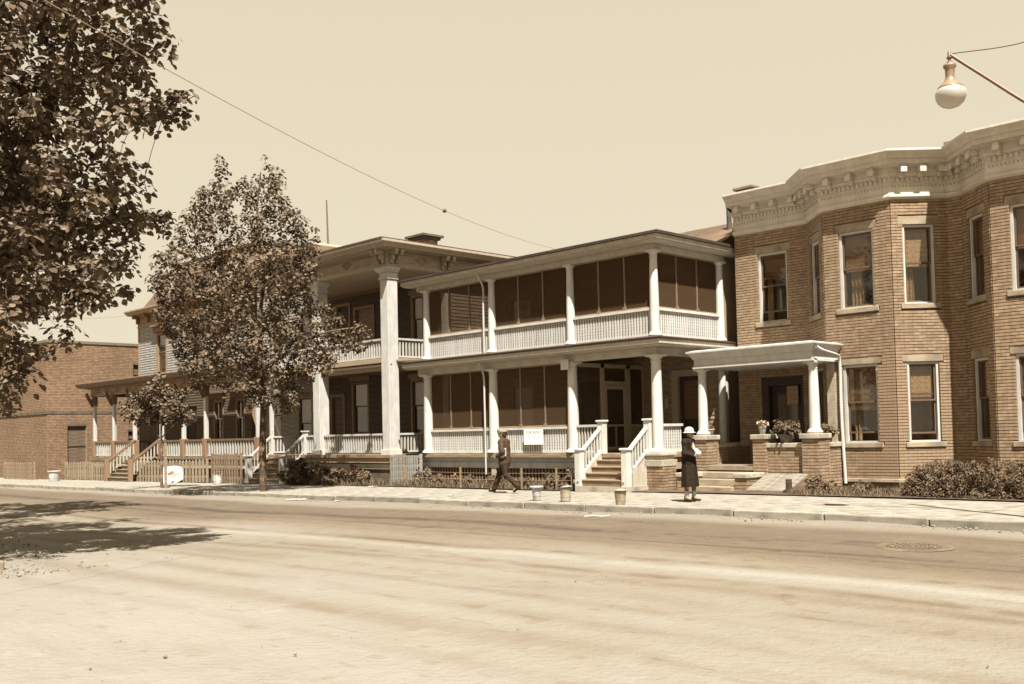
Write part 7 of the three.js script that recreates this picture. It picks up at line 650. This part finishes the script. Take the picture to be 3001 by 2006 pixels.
{ // loose stones and grit, thickest along the gutter and the near corner
  const r = rng(500), m = [], q = new THREE.Quaternion(), f = vnoise(44, 64); for (let i = 0; i < 4200; i++) { let x, z; const k = r(); if (k < 0.3) { x = -45 + 45 * r(); z = KZ + 0.02 + 0.7 * r() * r(); } else if (k < 0.55) { x = -22 + 8 * r(); z = -4.4 - 2.6 * r() * r(); } else { x = -24 + 24 * r(); z = -15 + 13 * r(); if (f(x * 1.1, z * 2.2 + 30) < 0.5) continue; } q.setFromEuler(new THREE.Euler(r() * 3, r() * 6, r() * 3)); if (k >= 0.55 && r() < 0.75) continue; const s = (0.006 + 0.016 * Math.pow(r(), 4)) * (k < 0.55 ? 1.1 : 0.7); m.push(new THREE.Matrix4().compose(V(x, yg(x) - 0.12 + s * 0.3, z), q, V(s * 1.4, s, s * (0.8 + 0.6 * r())))); }
  const im = new THREE.InstancedMesh(new THREE.DodecahedronGeometry(1, 0), M(0.36, 'stone', { color: sep(0.19, 0.45) }), m.length); m.forEach((a, i) => im.setMatrixAt(i, a)); im.name = 'gravel'; im.userData = { label: 'loose stones and grit scattered over the road and gutter', category: 'gravel', kind: 'stuff' }; scene.add(im);
}
{ // manhole cover
  const x = -6.05, z = -13.75, y = yg(x) - 0.118, t = thing('manhole_cover', 'round iron manhole cover set in the road', 'manhole cover', [x, y, z]); part(t, 'ring', lathe([[0.42, 0], [0.42, 0.018], [0.5, 0.018], [0.52, 0]], x, y, z, 40), M(0.2, 'stone', { rough: 0.7, color: sep(0.105, 0.34) })); const g = [new THREE.CylinderGeometry(0.415, 0.415, 0.012, 40).translate(x, y + 0.006, z)]; part(t, 'lid', g, M(0.22, 'stone', { rough: 0.7, color: sep(0.1, 0.34) })); const s = []; for (let a = 0; a < 3; a++) for (let k = 0; k < 8 + a * 8; k++) { const w = k / (8 + a * 8) * 6.283, q = 0.12 + a * 0.11; s.push(box(-0.025, 0.025, 0, 0.009, -0.02, 0.02).rotateY(-w).translate(x + Math.cos(w) * q, y + 0.012, z + Math.sin(w) * q)); } part(t, 'stud_pattern', s, M(0.26, 'stone', { rough: 0.7, color: sep(0.115, 0.34) }), { kind: 'stuff' });
}
// ------------------------------------------------------------------ street lamp, wires
{
  const x = -6.42, z = -16.6, t = thing('street_lamp', 'hanging globe street lamp on a bracket arm', 'street lamp', [-4.7, 0, -17.0]);
  part(t, 'hood', lathe([[0.001, 7.46], [0.075, 7.46], [0.1, 7.44], [0.1, 7.4], [0.075, 7.37], [0.07, 7.24], [0.085, 7.2], [0.1, 7.16], [0.17, 7.1], [0.2, 7.06], [0.19, 7.055], [0.001, 7.1]], x, 0, z, 28), M(0.24, 'paint', { rough: 0.45 })); part(t, 'hanger', [lathe([[0.001, 7.66], [0.025, 7.66], [0.03, 7.58], [0.05, 7.56], [0.03, 7.54], [0.02, 7.5], [0.045, 7.49], [0.045, 7.465], [0.001, 7.46]], x, 0, z, 14)], M(0.14, 'paint', { rough: 0.5 }));
  const gl = part(t, 'globe', lathe([[0.185, 7.06], [0.22, 7.02], [0.24, 6.97], [0.235, 6.9], [0.2, 6.82], [0.14, 6.76], [0.06, 6.73], [0.001, 6.725]], x, 0, z, 32), new THREE.MeshPhysicalMaterial({ color: sep(0.6, 0.6), roughness: 0.4, transmission: 0.5, thickness: 0, side: THREE.DoubleSide }));
  part(t, 'arm', [tube([[x + 0.02, 7.6, z], [-5.9, 7.12, z - 0.08], [-5.3, 6.55, z - 0.2], [-4.75, 6.1, -17.0]], 0.028, 24, 8), tube([[x, 7.62, z], [-5.4, 7.55, z - 0.2], [-4.7, 7.7, -17.0]], 0.01, 20, 6)], M(0.16, 'paint', { rough: 0.5 })); part(t, 'pole', [cone([-4.7, -0.2, -17.0], [-4.7, 7.9, -17.0], 0.1, 0.06, 16), lathe([[0.2, 0], [0.2, 0.15], [0.13, 0.4], [0.11, 0.9], [0.1, 0.95]], -4.7, 0, -17, 16)], M(0.16, 'paint', { rough: 0.5 }));
}
function sag(A, B, s, n = 24) { const p = []; for (let i = 0; i <= n; i++) { const t = i / n; p.push([A[0] + (B[0] - A[0]) * t, A[1] + (B[1] - A[1]) * t - s * 4 * t * (1 - t), A[2] + (B[2] - A[2]) * t]); } return p; }

{
  const A = [-11.59, 6.6, -6.04], B = [-20.35, 7.1, -22.1], k = 0.55, A2 = A.map((a, i) => a - (B[i] - a) * k), t = thing('overhead_wire', 'service wire strung across the street to the screened porch roof', 'wire', A2);
  const pts = sag(A2, B, 0.62); part(t, 'cable', tube(pts, 0.006, 60, 6), M(0.24, '', { rough: 0.6 })); part(t, 'knob', new THREE.SphereGeometry(0.045, 8, 6).translate(...pts[16]), M(0.06, '')); part(t, 'insulator', lathe([[0.001, 0], [0.04, 0], [0.05, 0.05], [0.03, 0.08], [0.045, 0.12], [0.001, 0.15]], B[0], B[1] - 0.14, B[2], 12), M(0.2, ''));
  const u = thing('overhead_wire', 'thin wire reaching the mansard house cornice from the trees', 'wire', [-55.3, 8.8, -24.6]); part(u, 'cable', tube(sag([-30, 5.6, -8], [-55.6, 8.78, -24.5], 0.35), 0.01, 30, 5), M(0.24, '', { rough: 0.6 }));
  const w = thing('clothes_line', 'washing line stretched inside the upper screened porch', 'line', [-26, 5.6, -22.5]); part(w, 'cord', tube(sag([-26.2, 5.45, -22.6], [-16.8, 5.75, -22.6], 0.06), 0.008, 20, 5), M(0.5, 'cloth')); 
}
//TAIL
for (const o of scene.children) o.traverse((m) => { if (m.isMesh) m.castShadow = m.receiveShadow = true; });
renderer.render(scene, camera);
